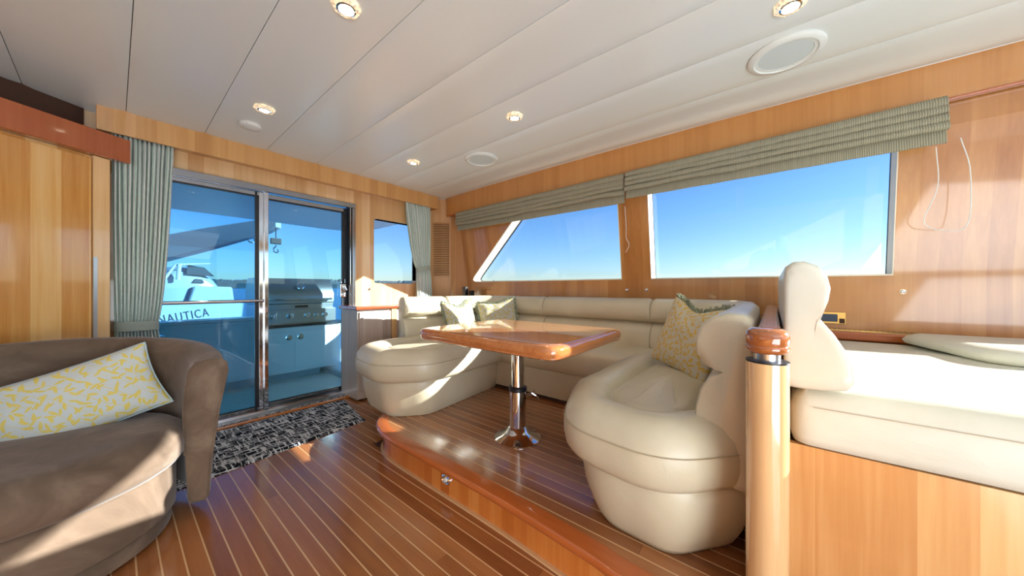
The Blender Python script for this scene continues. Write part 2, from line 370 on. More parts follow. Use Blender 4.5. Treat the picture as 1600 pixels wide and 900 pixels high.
# ------------------------------------------------------------------ ceiling
def zc(y): return 2.182 - .032*((y-.9)/2.3)**2
ceil = struct('ceiling', MB().box(-1.6, 2.75, -2.7, 3.45, 2.215, 2.26), M['groove'])
seams = [.05+.361*k for k in range(-5, 8)] + [2.60]
for i in range(len(seams)-1):
    x0, x1 = seams[i]+.0014, seams[i+1]-.0014; nx = 10; ys = [-2.7+.205*k for k in range(31)]; m = MB()
    rings = []
    for y in ys:
        r = []
        for k in range(nx+1):
            t = k/nx; e = min(t, 1-t)*(x1-x0); r.append((x0+(x1-x0)*t, y, zc(y) + .005*math.exp(-e/.004) - .0004*math.sin(PI*t) + .0018*noise.noise(Vector((t*2+i*5, y*2.0, 0)))))
        r += [(x1, y, zc(y)+.03), (x0, y, zc(y)+.03)]; rings.append(r)
    m.loft(rings); obj('panel', m, M['ceiling'], ceil, smooth=50)

# ------------------------------------------------------------------ floors
floor = struct('floor', MB().box(-1.6, 2.8, -2.7, 3.42, -.08, -.0008), M['dark'])
PITCH = .0598
def planks(parent, x0, x1, y0, y1, z, ytop=None, bend=(), ph=0.0, th=.02):
    # ytop(x): where the board run ends at x; boards cut by a curved edge follow it through the points in bend
    yt = ytop or (lambda x: y1)
    def board(name, a, b, c0, c1, mat, zt):
        if c1 is not None: return obj(name, MB().box(a, b, c0, c1, z-th, zt), mat, parent)
        pts = [(a, c0), (b, c0), (b, yt(b))] + [(q.x, q.y) for q in reversed(bend) if a+1e-4 < q.x < b-1e-4 and q.y > c0] + [(a, max(c0+.001, yt(a)))]
        return obj(name, MB().prism([Vector(p) for p in pts], lambda p: (p.x, p.y, z-th), lambda p: (p.x, p.y, zt)), mat, parent)
    k = math.floor((x0-ph)/PITCH)
    while ph+k*PITCH < x1:
        rnd = random.Random(k*17+int(z*100))
        for a, b, wood_ in ((ph+k*PITCH, ph+(k+1)*PITCH-.0052, True), (ph+(k+1)*PITCH-.0052, ph+(k+1)*PITCH, False)):
            a, b = max(a, x0), min(b, x1)
            if b-a < .001: continue
            curved = ytop is not None and yt(b)-yt(a) > .002; lim = yt(a) if curved else yt((a+b)/2); cuts = [y0]
            if wood_:
                y = y0 + rnd.uniform(.3, 2.0)
                while y < lim-.25: cuts.append(y); y += rnd.uniform(1.5, 2.4)
            if not curved: cuts.append(lim)
            for c0, c1 in zip(cuts, cuts[1:]): board('plank' if wood_ else 'inlay_strip', a, b, c0+.0004, c1-.0004, M['plank'] if wood_ else M['holly'], z if wood_ else z-.0001)
            if curved: board('plank' if wood_ else 'inlay_strip', a, b, cuts[-1]+.0004, None, M['plank'] if wood_ else M['holly'], z if wood_ else z-.0001)
        k += 1
planks(floor, -1.0, 1.10, -1.3, 3.16, 0.0, ph=-.003)
planks(floor, 1.10, 1.62, 2.1, 3.16, 0.0, ph=-.003)

# raised dining platform
plat = struct('floor_platform')
edge = curve_open([(.955, -1.2, 0), (.965, .2, 0), (.985, .5, 0), (1.01, .95, 0), (1.015, 1.5, 0), (1.018, 1.75, 0), (1.035, 1.90, 0), (1.085, 2.03, 0), (1.18, 2.125, 0), (1.30, 2.17, 0), (1.45, 2.19, 0), (1.7, 2.19, 0)], 6)
def edge_x(y):
    for a, b in zip(edge, edge[1:]):
        if a.y <= y <= b.y: return a.x + (b.x-a.x)*(y-a.y)/max(1e-6, b.y-a.y)
    return .955
def edge_ymax(x):
    for a, b in zip(edge, edge[1:]):
        if b.y > 2.0 and a.x <= x <= b.x: return a.y + (b.y-a.y)*(x-a.x)/max(1e-6, b.x-a.x)
    return 2.19
# riser
def strip_along(path, off0, off1, z0, z1):
    r = []
    for i, p in enumerate(path):
        d = (path[min(i+1, len(path)-1)]-path[max(i-1, 0)]).normalized(); n = Vector((-d.y, d.x, 0))
        r.append([tuple(p+n*off0+Vector((0, 0, z0))), tuple(p+n*off1+Vector((0, 0, z0))), tuple(p+n*off1+Vector((0, 0, z1))), tuple(p+n*off0+Vector((0, 0, z1)))])
    return MB().loft(r)
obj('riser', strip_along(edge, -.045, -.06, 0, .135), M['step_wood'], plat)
obj('base_bead', strip_along(edge, -.03, -.045, 0, .008), M['holly'], plat)
rn = []
for i, p in enumerate(edge):
    d = (edge[min(i+1, len(edge)-1)]-edge[max(i-1, 0)]).normalized(); n = Vector((-d.y, d.x, 0)); q = []
    for (o_, z_) in [(-.075, .17), (-.012, .17), (-.003, .166), (0, .156), (-.002, .143), (-.012, .135), (-.035, .131), (-.075, .131)]:
        q.append(tuple(p+n*o_+Vector((0, 0, z_))))
    rn.append(q)
obj('nosing', MB().loft(rn), M['trim_y'], plat, smooth=60)
inset = []
for i, p in enumerate(edge):
    d = (edge[min(i+1, len(edge)-1)]-edge[max(i-1, 0)]).normalized(); q = p+Vector((d.y, -d.x, 0))*.0756
    if not inset or q.x > inset[-1].x + 1e-5: inset.append(q)
obj('platform_core', MB().prism([p.xy for p in inset]+[Vector((2.78, inset[-1].y)), Vector((2.78, -1.2))], lambda p: (p.x, p.y, 0), lambda p: (p.x, p.y, .1495)), M['dark'], plat)
def ytop(x):
    if x <= inset[0].x: return -1.2
    for a, b in zip(inset, inset[1:]):
        if a.x <= x <= b.x: return a.y+(b.y-a.y)*(x-a.x)/(b.x-a.x)
    return inset[-1].y
planks(plat, inset[0].x, 2.7, -1.2, 2.19, .17, ytop=ytop, bend=inset, ph=.012)
lg = thing('step_light', 'small oval clear courtesy light set in the wooden step riser', 'light', (1.06, 1.28, .085))
mL = Matrix.Rotation(PI/2, 3, 'Y')
yy = 1.28; xx = edge_x(yy)+.045
obj('bezel', MB().lathe([(.0, -.004), (.034, -.004), (.034, .004), (.026, .009), (.02, .004), (0, .004)], 0, 0, 0, 24, Matrix.Diagonal((1, 1.0, .72)) @ Matrix.Rotation(-PI/2, 3, 'Y')), M['chrome'], None)
b = bpy.context.scene.collection.objects[-1] if False else bpy.data.objects['bezel']; b.location = (xx-.003, yy, .085); attach(b, lg)
l2 = obj('lens', MB().lathe([(0, .0), (.012, .0), (.010, .005), (0, .007)], 0, 0, 0, 16, Matrix.Rotation(-PI/2, 3, 'Y')), M['white']); l2.location = (xx-.007, yy, .085); attach(l2, lg)

# ------------------------------------------------------------------ back wall (with sliding door and window openings)
wb = struct('wall_back', MB().box(1.545, 1.742, 3.30, 3.38, -.02, 2.2), M['wall_wood'])
def wp(x0, x1, z0, z1): return obj('veneer_panel', MB().box(x0, x1, 3.30, 3.38, z0, z1), M['wall_wood'], wb)
wp(-.75, .03, -.02, 2.2); wp(.03, 1.545, 1.905, 2.2); wp(1.742, 2.262, 1.79, 2.2); wp(1.742, 2.262, -.02, 1.10); wp(2.262, 2.52, -.02, 2.2)
# window with rounded corners
win = struct('window_1')
hole = rounded([(1.742, 1.10), (2.262, 1.10), (2.262, 1.79), (1.742, 1.79)], .035, 6)
outer = rounded([(1.735, 1.093), (2.269, 1.093), (2.269, 1.797), (1.735, 1.797)], .001, 6)
m = MB(); n = len(hole)
m.loft([[(p.x, 3.30, p.y) for p in outer], [(p.x, 3.297, p.y) for p in outer], [(p.x, 3.297, p.y) for p in hole], [(p.x, 3.375, p.y) for p in hole], [(p.x, 3.375, p.y) for p in outer]], loop=True)
obj('window_frame', m, M['wall_wood'], win)
obj('pane', MB().prism(hole, lambda p: (p.x, 3.366, p.y), lambda p: (p.x, 3.372, p.y)), M['glass_side'], win)
# cornice
co_ = struct('trim_1', MB().box(-.065, 2.478, 3.15, 3.17, 2.005, 2.19), M['cornice_wood'], bevel=.003)
obj('soffit', MB().box(-.062, 2.476, 3.17, 3.30, 2.03, 2.045), M['cornice_wood'], co_)
obj('end_cap', MB().box(-.066, -.045, 3.17, 3.30, 2.005, 2.19), M['red_wood'], co_)
obj('end_cap', MB().box(2.462, 2.479, 3.17, 3.30, 2.005, 2.19), M['cornice_wood'], co_)
# corner panels on the right
def diag(p0, p1, z0, z1, th=.03):
    a, b_ = Vector(p0), Vector(p1); d = (b_-a).normalized(); nn_ = Vector((-d.y, d.x))*th
    return MB().add([(a.x, a.y, z0), (b_.x, b_.y, z0), (b_.x+nn_.x, b_.y+nn_.y, z0), (a.x+nn_.x, a.y+nn_.y, z0), (a.x, a.y, z1), (b_.x, b_.y, z1), (b_.x+nn_.x, b_.y+nn_.y, z1), (a.x+nn_.x, a.y+nn_.y, z1)],
                    [(3,2,1,0),(4,5,6,7),(0,1,5,4),(1,2,6,5),(2,3,7,6),(3,0,4,7)])
DA, DB, DC = (2.49, 3.30), (2.655, 3.13), (2.735, 2.90)
wc = struct('wall_back_right', diag(DA, DB, 0, 2.2), M['corner_wood'])
obj('veneer_panel', diag(DB, DC, 0, 2.2), M['corner_wood'], wc)
lv = thing('louvre_vent', 'wooden louvred vent panel in the corner beside the short curtain', 'vent', (2.6, 3.19, 1.2))
def on(t, off, base=(DA, DB)):
    a, b_ = Vector(base[0]), Vector(base[1]); d = (b_-a); n_ = Vector((d.y, -d.x)).normalized(); p = a + d*t + n_*off; return p.x, p.y
t0, t1 = .10, .92; LZ0, LZ1 = 1.20, 1.86
def dbox(t0_, t1_, o0, o1, z0, z1):
    c = [on(t0_, o0), on(t1_, o0), on(t1_, o1), on(t0_, o1)]
    return MB().add([(x, y, z0) for x, y in c]+[(x, y, z1) for x, y in c], [(3,2,1,0),(4,5,6,7),(0,1,5,4),(1,2,6,5),(2,3,7,6),(3,0,4,7)])
obj('back_board', dbox(t0, t1, .001, .004, LZ0, LZ1), M['dark'], lv)
for a_, b_, z0, z1 in [(t0-.04, t0, LZ0-.012, LZ1+.012), (t1, t1+.04, LZ0-.012, LZ1+.012), (t0, t1, LZ1, LZ1+.012), (t0, t1, LZ0-.012, LZ0)]:
    obj('vent_frame', dbox(a_, b_, .001, .014, z0, z1), M['corner_wood'], lv)
ns = 30
for k in range(ns):
    z = LZ0 + (k+.5)*(LZ1-LZ0)/ns
    c0, c1 = on(t0, .005), on(t1, .005); e0, e1 = on(t0, .014), on(t1, .014)
    obj('slat', MB().add([(*c0, z+.010), (*c1, z+.010), (*c1, z+.006), (*c0, z+.006), (*e0, z-.002), (*e1, z-.002), (*e1, z-.006), (*e0, z-.006)],
        [(0,1,2,3),(7,6,5,4),(0,4,5,1),(3,2,6,7),(0,3,7,4),(1,5,6,2)]), M['corner_wood'], lv)

# ------------------------------------------------------------------ right wall: leaning inwards towards the ceiling
def xw(z): return 2.73 - .155*(min(z, 1.84)-1.12) if z > 1.12 else 2.73
TH = .13
def wall_poly(poly, mat, parent, name='veneer_panel', th=TH):
    return obj(name, MB().prism([Vector(p) for p in poly], lambda p: (xw(p.y), p.x, p.y), lambda p: (xw(p.y)+th, p.x, p.y)), mat, parent)
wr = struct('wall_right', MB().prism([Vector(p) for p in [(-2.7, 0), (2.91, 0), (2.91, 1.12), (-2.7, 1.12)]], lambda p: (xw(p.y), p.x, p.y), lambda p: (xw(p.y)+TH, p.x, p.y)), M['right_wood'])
Y1a, Y1b = -.52, .765            # big window
Y2a = 1.0
WT, WT4 = 1.86, 2.02
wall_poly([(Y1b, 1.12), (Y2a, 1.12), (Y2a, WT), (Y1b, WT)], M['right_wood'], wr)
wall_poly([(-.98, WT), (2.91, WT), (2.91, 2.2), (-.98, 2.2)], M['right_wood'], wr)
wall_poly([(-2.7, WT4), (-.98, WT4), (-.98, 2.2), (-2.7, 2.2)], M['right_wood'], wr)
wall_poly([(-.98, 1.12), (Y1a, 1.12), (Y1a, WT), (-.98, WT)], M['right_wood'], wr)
wall_poly([(-2.7, 1.12), (-2.45, 1.12), (-2.45, WT4), (-2.7, WT4)], M['right_wood'], wr)
# slanted after window: lower corner rounded
SL0, SL1 = (2.865, 1.12), (2.005, WT)
sl = rounded([(Y2a, 1.12), SL0, SL1, (Y2a, WT)], [0, .05, 0, 0], 6)
aft = [Vector((2.91, 1.12))] + [Vector((2.91, WT))] + [p for p in sl if p.x > 2.08][::-1]
aft = [Vector((2.91, 1.12)), Vector((2.91, WT)), Vector(SL1)] + [p for p in sl[::-1] if p.x > 2.02 and p.y < WT-.01]
wall_poly([tuple(p) for p in aft], M['right_wood'], wr)
def side_window(name, poly, reveal_mat, frame=.012):
    wn = struct(name); pts = [Vector(p) for p in poly]; nn_ = normals_in(pts)
    r = []
    for (ins, dx) in [(0, -.004), (0, TH), (.010, TH), (.010, -.004)]:
        r.append([(xw(p.y+q.y*ins)+dx, p.x+q.x*ins, p.y+q.y*ins) for p, q in zip(pts, nn_)])
    obj('window_reveal', MB().loft(r, loop=True), reveal_mat, wn)
    r = []
    for (ins, dx) in [(.010, TH-.018), (.010, TH-.002), (.010+frame, TH-.002), (.010+frame, TH-.018)]:
        r.append([(xw(p.y+q.y*ins)+dx, p.x+q.x*ins, p.y+q.y*ins) for p, q in zip(pts, nn_)])
    obj('window_gasket', MB().loft(r, loop=True), M['black'], wn)
    obj('pane', MB().prism([p+q*.014 for p, q in zip(pts, nn_)], lambda p: (xw(p.y)+TH-.013, p.x, p.y), lambda p: (xw(p.y)+TH-.007, p.x, p.y)), M['glass_side'], wn)
    return wn
side_window('window_2', [tuple(p) for p in sl], M['cream'], .004)
side_window('window_3', [(Y1a, 1.12), (Y1b, 1.12), (Y1b, WT), (Y1a, WT)], M['cream'], .004)
side_window('window_4', [(-2.45, 1.12), (-.98, 1.12), (-.98, WT4), (-2.45, WT4)], M['cream'], .004)
# valance
def zv(y): return 1.926 + .0117*(3.1-y)
vy = [3.12-.2*k for k in range(25)]
def vst(x0, x1, f0, f1): return MB().loft([[(x0, y, f0(y)), (x1, y, f0(y)), (x1, y, f1(y)), (x0, y, f1(y))] for y in vy])
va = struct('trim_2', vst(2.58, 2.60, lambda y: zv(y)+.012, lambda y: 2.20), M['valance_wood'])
obj('bead', vst(2.572, 2.604, lambda y: zv(y), lambda y: zv(y)+.013), M['trim_y'], va, bevel=.004)
obj('end_board', MB().box(2.60, 2.85, 3.10, 3.12, 1.93, 2.2), M['valance_wood'], va)

# ------------------------------------------------------------------ the rest of the room, outside the picture
wf = struct('wall_front', MB().box(-1.6, 2.8, -2.78, -2.7, 0, 1.05), M['wall_wood'])
obj('header', MB().box(-1.6, 2.8, -2.78, -2.7, 1.9, 2.2), M['wall_wood'], wf)
for x in (-1.6, -.2, 1.3, 2.68): obj('mullion', MB().box(x, x+.1, -2.78, -2.7, 1.05, 1.9), M['wall_wood'], wf)
wl = struct('wall_left', MB().box(-1.68, -1.6, -2.7, 3.4, 0, 1.1), M['wall_wood'])
obj('header', MB().box(-1.68, -1.6, -2.7, 3.4, 1.8, 2.2), M['wall_wood'], wl)
for y in (-2.7, -1.2, .4, 2.0): obj('mullion', MB().box(-1.68, -1.6, y, y+(.12 if y < 2 else 1.4), 1.1, 1.8), M['wall_wood'], wl)

# ------------------------------------------------------------------ left corner cabinet (diagonal)
cd = Vector((-.866, -.5)); cn = Vector((.5, -.866))
P0 = Vector((-.014, 3.10))
cab = thing('corner_cabinet', 'tall honey wood corner cabinet with a red cherry crown left of the long curtain', 'cabinet', (-.3, 2.9, 0))
def cbox(s0, s1, o0, o1, z0, z1):
    c = [P0+cd*s0+cn*o0, P0+cd*s1+cn*o0, P0+cd*s1+cn*o1, P0+cd*s0+cn*o1]
    return MB().add([(p.x, p.y, z0) for p in c]+[(p.x, p.y, z1) for p in c], [(3,2,1,0),(4,5,6,7),(0,1,5,4),(1,2,6,5),(2,3,7,6),(3,0,4,7)])
obj('body', cbox(.03, 1.2, -.14, -.02, 0.02, 1.82), M['cab_wood'], cab)
obj('door', cbox(.075, 1.1, -.02, 0, .1, 1.80), M['cab_wood'], cab, bevel=.002)
obj('frame_stile', cbox(.0, .07, -.02, .004, .02, 1.82), M['panel_wood'], cab, bevel=.002)
obj('steel_trim', cbox(.055, .072, .004, .008, .02, 1.23), M['steel'], cab)
obj('crown', cbox(-.075, 1.2, -.015, .035, 1.822, 1.965), M['red_wood'], cab, bevel=.004)
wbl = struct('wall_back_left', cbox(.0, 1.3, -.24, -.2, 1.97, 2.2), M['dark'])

# ------------------------------------------------------------------ sliding door
dr = struct('door_1'); DZ = 1.90
obj('door_frame', MB().box(.03, 1.545, 3.285, 3.375, DZ-.045, DZ), M['frame_steel'], dr, bevel=.003)
obj('door_frame', MB().box(1.512, 1.545, 3.285, 3.375, .03, DZ-.045), M['frame_steel'], dr, bevel=.003)
obj('door_frame', MB().box(.03, .06, 3.285, 3.375, .03, DZ-.045), M['frame_steel'], dr, bevel=.003)
obj('header_channel', MB().box(.06, .80, 3.262, 3.284, 1.845, 1.895), M['frame_steel'], dr, bevel=.002)
obj('track', MB().box(.03, 1.545, 3.24, 3.375, .018, .03), M['steel'], dr)
for y in (3.27, 3.315, 3.35): obj('track_rail', MB().box(.06, 1.51, y, y+.006, .03, .045), M['chrome'], dr)
def leaf(x0, x1, y, mat, z0=.045, z1=1.85, far='black'):
    obj('stile', MB().box(x0, x0+.035, y, y+.028, z0, z1), M['frame_steel'], dr, bevel=.002)
    obj('stile', MB().box(x1-.030, x1, y, y+.028, z0, z1), M[far], dr, bevel=.002)
    obj('rail', MB().box(x0+.035, x1-.030, y, y+.028, z0, z0+.035), M['frame_steel'], dr, bevel=.002)
    obj('rail', MB().box(x0+.035, x1-.030, y, y+.028, z1-.035, z1), M['frame_steel'], dr, bevel=.002)
    g = MB()
    a, b, c, d = x0+.035, x1-.030, z0+.035, z1-.035
    g.box(a, a+.008, y+.004, y+.024, c, d).box(b-.014, b, y+.004, y+.024, c, d).box(a, b, y+.004, y+.024, c, c+.008).box(a, b, y+.004, y+.024, d-.012, d)
    obj('gasket', g, M['black'], dr)
    obj('pane', MB().box(a+.004, b-.004, y+.011, y+.017, c+.004, d-.004), mat, dr)
leaf(.06, .785, 3.290, M['glass_door_left'], .035, 1.845, 'chrome'); leaf(.775, 1.475, 3.328, M['glass_door'], .035, 1.845)
obj('meeting_stile', MB().box(.728, .742, 3.284, 3.30, .04, 1.84), M['black'], dr)
obj('meeting_stile', MB().box(.786, .815, 3.27, 3.325, .035, 1.845), M['chrome'], dr, bevel=.003)
for x in (1.480, 1.497): obj('jamb_channel', MB().box(x, x+.009, 3.29, 3.36, .03, 1.855), M['black'], dr)
obj('jamb_channel', MB().box(1.490, 1.497, 3.287, 3.36, .03, 1.855), M['chrome'], dr)
obj('grab_bar', MB().tube([(.07, 3.262, .945), (.775, 3.262, .945)], .013, 12).tube([(.09, 3.29, .945), (.09, 3.262, .945)], .008, 8).tube([(.76, 3.29, .945), (.76, 3.262, .945)], .008, 8), M['chrome'], dr)
lk = obj('lock_case', MB().box(1.405, 1.462, 3.308, 3.328, .96, 1.09), M['chrome'], dr, bevel=.006)
obj('lever', MB().tube([(1.44, 3.31, 1.065), (1.44, 3.285, 1.065), (1.455, 3.28, 1.03)], .008, 10).lathe([(0, 0), (.017, .003), (.017, .01), (0, .014)], 1.435, 3.308, .985, 16, Matrix.Rotation(PI/2, 3, 'X')), M['chrome'], lk)
obj('hasp', MB().tube([(1.415, 3.31, 1.10), (1.415, 3.31, 1.14), (1.45, 3.31, 1.14), (1.45, 3.31, 1.10)], .004, 8), M['chrome'], lk)
trim3 = struct('trim_3', MB().box(.0, 1.56, 3.205, 3.30, 0, .018), M['granite'], bevel=.004)
struct('trim_4', MB().box(-.1, 1.60, 3.162, 3.204, 0, .012), M['step_wood'], bevel=.003)

# ------------------------------------------------------------------ curtains
def curtain(name, label, xl0, xr0, y, ztop, ztie, zbot, xlt, xrt, xlb, xrb, folds, amp, mat, tie_h=.06, tie_tilt=0.0):
    t = thing(name, label, 'curtain', ((xl0+xr0)/2, y, zbot)); nu = folds*10; nz = 46; m = MB()
    def bounds(z):
        if z > ztie:
            f = (z-ztie)/(ztop-ztie); g = f**.55 if f > 0 else 0; return xlt+(xl0-xlt)*g, xrt+(xr0-xrt)*g, f
        f = (ztie-z)/(ztie-zbot) if ztie > zbot else 0; g = min(1, f)**.7; return xlt+(xlb-xlt)*g, xrt+(xrb-xrt)*g, f
    vs, uvs = [], []
    for j in range(nz+1):
        z = zbot + (ztop-zbot)*j/nz; xl, xr, f = bounds(z)
        for i in range(nu+1):
            u = i/nu; ph = u*folds*2*PI; wob = noise.noise(Vector((u*folds*.7, z*1.6, 3)))*.6
            a_ = amp*(.45+.55*min(1, f*3))*(1+.5*noise.noise(Vector((u*9, z*.7, 9))))
            if ztop-z < .05: a_ *= .6
            x = xl+(xr-xl)*u + .004*math.sin(ph*1.0+1.0)*min(1, f*4); yy_ = y + a_*math.sin(ph+wob*1.8)
            vs.append((x, yy_, z)); uvs.append((u, z))
    fs = [(j*(nu+1)+i, j*(nu+1)+i+1, (j+1)*(nu+1)+i+1, (j+1)*(nu+1)+i) for j in range(nz) for i in range(nu)]
    m.add(vs, fs); m.uv = uvs
    o = obj('drape', m, mat, t, smooth=180, fix=False); s_ = o.modifiers.new('solid', 'SOLIDIFY'); s_.thickness = .002
    # gathered heading tape
    tm = MB(); w_ = .03; pts = []
    ring = []; cx_, hw = (xlt+xrt)/2, (xrt-xlt)/2+.006
    for k in range(28):
        an = 2*PI*k/28; ring.append((cx_+hw*math.cos(an), y+(amp+.016)*math.sin(an)))
    rr = []
    for (o_, z_) in [(0, -tie_h/2), (.004, -tie_h/2), (.004, tie_h/2), (0, tie_h/2)]:
        rr.append([(cx_+(x-cx_)*(1+o_/hw), y+(yq-y)*(1+o_/(amp+.016)), ztie+z_+tie_tilt*(x-cx_)/hw) for x, yq in ring])
    tm.loft(rr, loop=True); tm.uv = [(.05*i, 0) for i in range(len(tm.v))]
    obj('tieback', tm, M['curtain_tie'], t, smooth=60)
    return t
curtain('long_curtain', 'long green and grey striped curtain tied back at the left of the sliding door', -.008, .262, 3.215, 2.025, .805, .06, .008, .185, -.005, .24, 13, .032, M['curtain'])
curtain('short_curtain', 'short striped curtain tied back at the right of the small back window', 2.07, 2.415, 3.225, 2.03, 1.275, .90, 2.225, 2.405, 2.215, 2.43, 11, .022, M['curtain'], .045, .015)
for nm, x0, x1 in (('long', -.02, .28), ('short', 2.05, 2.44)):
    tr = obj('curtain_track', MB().box(x0, x1, 3.205, 3.235, 2.024, 2.030) if False else MB().box(x0, x1, 3.205, 3.235, 2.0265, 2.0295), M['white'], co_)

# ------------------------------------------------------------------ roman blinds
def roman(label, y0, y1, x0, zt, zb, loc_group, seed):
    t = thing('roman_blind', label, 'blind', (x0, (y0+y1)/2, zb(0)), loc_group)
    nf = 4; ny = max(12, int(abs(y1-y0)/.03))
    def sec(y, k):
        H_ = zt(y)-zb(y); hem = .30*H_; fh = (H_-hem)/nf; wv = .010*noise.noise(Vector((y*3.0, k*2.3, seed))) + .004*noise.noise(Vector((y*9, k*3.1, seed+4)))
        za = zt(y)-fh*k; zb_ = za-fh*1.28+wv; bulge = .022+.006*k + .006*noise.noise(Vector((y*4, k, seed+9)))
        return za, zb_, bulge
    for k in range(nf):
        r = []
        for j in range(ny+1):
            y = y0+(y1-y0)*j/ny; za, zb_, bu = sec(y, k); q = []
            prof = [(0, 0), (-.35, -.08), (-.75, -.3), (-1, -.6), (-1.0, -.82), (-.8, -.97), (-.5, -1.0), (-.25, -.85), (0, -.5)]
            for (px_, pz_) in prof: q.append((x0+px_*bu, y, za+(za-zb_)*pz_))
            r.append(q)
        obj('fold', MB().loft(r), M['blind'], t, smooth=70)
    r = []
    for j in range(ny+1):
        y = y0+(y1-y0)*j/ny; w_ = .003*math.sin(y*25)+.004*noise.noise(Vector((y*3, 0, seed)))
        z1_ = zb(y)+.40*(zt(y)-zb(y)); r.append([(x0+.004, y, z1_), (x0-.006+w_, y, zb(y)), (x0+.002+w_, y, zb(y)), (x0+.012, y, z1_)])
    obj('hem', MB().loft(r), M['blind'], t, smooth=60)
    return t
g_ = 'roman blinds over the right windows'
b1 = roman('folded sage roman blind over the slanted rear window, with a white cord', .905, 2.86, 2.52, lambda y: zv(y)+.0, lambda y: 1.715 if True else 0, g_, 1)
b2 = roman('long folded sage roman blind over the big right window', -.645, .885, 2.50, lambda y: zv(y)-.002, lambda y: 1.742, g_, 6)
obj('cord', MB().tube(curve_open([(2.60, .93, 1.71), (2.615, .925, 1.55), (2.63, .93, 1.46), (2.625, .905, 1.40), (2.635, .935, 1.34)], 6), .0022, 6), M['white'], b1)
obj('cord', MB().tube(curve_open([(2.53, -.62, 1.74), (2.55, -.63, 1.55), (2.56, -.59, 1.38), (2.555, -.66, 1.33), (2.55, -.72, 1.36), (2.53, -.72, 1.60), (2.52, -.69, 1.76)], 8), .0022, 6), M['white'], b2)

# ------------------------------------------------------------------ fittings on walls
def knob(loc, axis, label):
    t = thing('catch_knob', label, 'knob', loc, 'small chrome push catches')
    R_ = Matrix.Rotation(-PI/2, 3, 'Y') if axis == 'X' else Matrix.Rotation(PI/2, 3, 'X')
    o = obj('rosette', MB().lathe([(0, 0), (.013, 0), (.013, .003), (0, .003)], *loc, 16, R_), M['chrome'], t)
    obj('button', MB().lathe([(.004, .003), (.005, .010), (.0095, .014), (.009, .020), (.002, .023)], *loc, 16, R_), M['chrome'], t, smooth=60)
knob((2.73, .957, 1.035), 'X', 'chrome push catch left of the pair under the window mullion')
knob((2.73, .80, 1.035), 'X', 'chrome push catch right of the pair under the window mullion')
knob((2.73, -.555, 1.03), 'X', 'lone chrome push catch on the veneer right of the big window')
knob((1.70, 3.30, 1.04), 'Y', 'small brass-toned catch on the back wall left of the small window')
ot = thing('power_outlet', 'brass-framed blue socket plate on the right wall above the bench', 'outlet', (2.73, -.27, .86))
obj('plate', MB().box(2.722, 2.73, -.335, -.205, .835, .905), M['brass'], ot, bevel=.002)
obj('socket', MB().box(2.716, 2.722, -.30, -.215, .848, .893), plain('blue_socket', lin(52, 70, 92), .4), ot, bevel=.002)
obj('switch', MB().box(2.716, 2.722, -.330, -.308, .84, .868), M['dark'], ot, bevel=.001)
rl = thing('shelf_rail', 'polished cherry ledge along the right wall behind the bench seat', 'ledge', (2.66, -.7, .76))
obj('ledge', MB().box(2.60, 2.728, -2.2, -.06, .755, .803), M['trim_y'], rl, bevel=.01, seg=3)
gr = obj('vent_grille', MB().box(2.69, 2.724, -.62, -.15, .8035, .8075), M['brass'], rl)
for k in range(22): obj('slot', MB().box(2.695, 2.719, -.608+k*.0212, -.598+k*.0212, .8076, .8082), M['black'], gr)

# ------------------------------------------------------------------ ceiling fittings
def downlight(x, y, label, s=1.0):
    z = zc(y)+.0; t = thing('downlight', label, 'downlight', (x, y, z-.01), 'crystal halogen downlights')
    oct_ = lambda r, zz, n=8: [(x+r*math.cos(2*PI*k/n+PI/8), y+r*math.sin(2*PI*k/n+PI/8), z+zz) for k in range(n)]
    obj('bezel', MB().loft([oct_(.056, .0), oct_(.056, -.006), oct_(.050, -.014), oct_(.036, -.016), oct_(.034, -.004)], loop=True), M['crystal'], t, smooth=15)
    obj('rim', MB().lathe([(.036, -.0), (.036, -.017), (.029, -.019), (.026, -.006), (.026, .0)], x, y, z, 24), M['chrome'], t)
    obj('bulb', MB().lathe([(0, -.012), (.014, -.013), (.024, -.008), (.025, -.002), (0, -.002)], x, y, z, 20), M['lamp'], t)
    d = bpy.data.lights.new('halogen', 'SPOT'); d.energy = 2.5; d.color = (1, .80, .55); d.spot_size = math.radians(110); d.spot_blend = .8; d.shadow_soft_size = .03
    o = bpy.data.objects.new('halogen', d); C.objects.link(o); o.location = (x, y, z-.03)
downlight(.587, 1.329, 'large near crystal downlight, upper left over the walkway')
downlight(.591, 2.458, 'crystal downlight beside the smoke detector')
downlight(1.658, 1.32, 'crystal downlight in the middle of the ceiling over the table')
downlight(1.671, 2.473, 'smallest crystal downlight, near the back cornice by the far speaker')
downlight(1.686, -.054, 'crystal downlight at the top right beside the big speaker')
def ceil_speaker(x, y, label):
    z = zc(y)+.002; t = thing('ceiling_speaker', label, 'speaker', (x, y, z-.02), 'round ceiling speakers')
    obj('ring', MB().lathe([(.145, 0), (.147, -.008), (.140, -.016), (.122, -.019), (.118, -.013), (.104, -.013), (.102, -.006), (.102, 0)], x, y, z, 48), M['ceiling'], t, smooth=50)
    obj('grille', MB().lathe([(.0, -.0125), (.103, -.0115), (.103, -.002), (0, -.002)], x, y, z, 48), M['speaker_mesh'], t)
ceil_speaker(2.03, -.045, 'big round ceiling speaker near the top right corner of the photo')
ceil_speaker(2.02, 1.975, 'far round ceiling speaker near the slanted window')
sdt = thing('smoke_detector', 'white round smoke detector next to the downlight by the door cornice', 'smoke detector', (.586, 2.764, zc(2.76)-.03))
zz = zc(2.764)+.002
obj('body', MB().lathe([(.058, 0), (.062, -.010), (.058, -.022), (.034, -.030), (0, -.031)], .586, 2.764, zz, 32), M['white'], sdt, smooth=50)
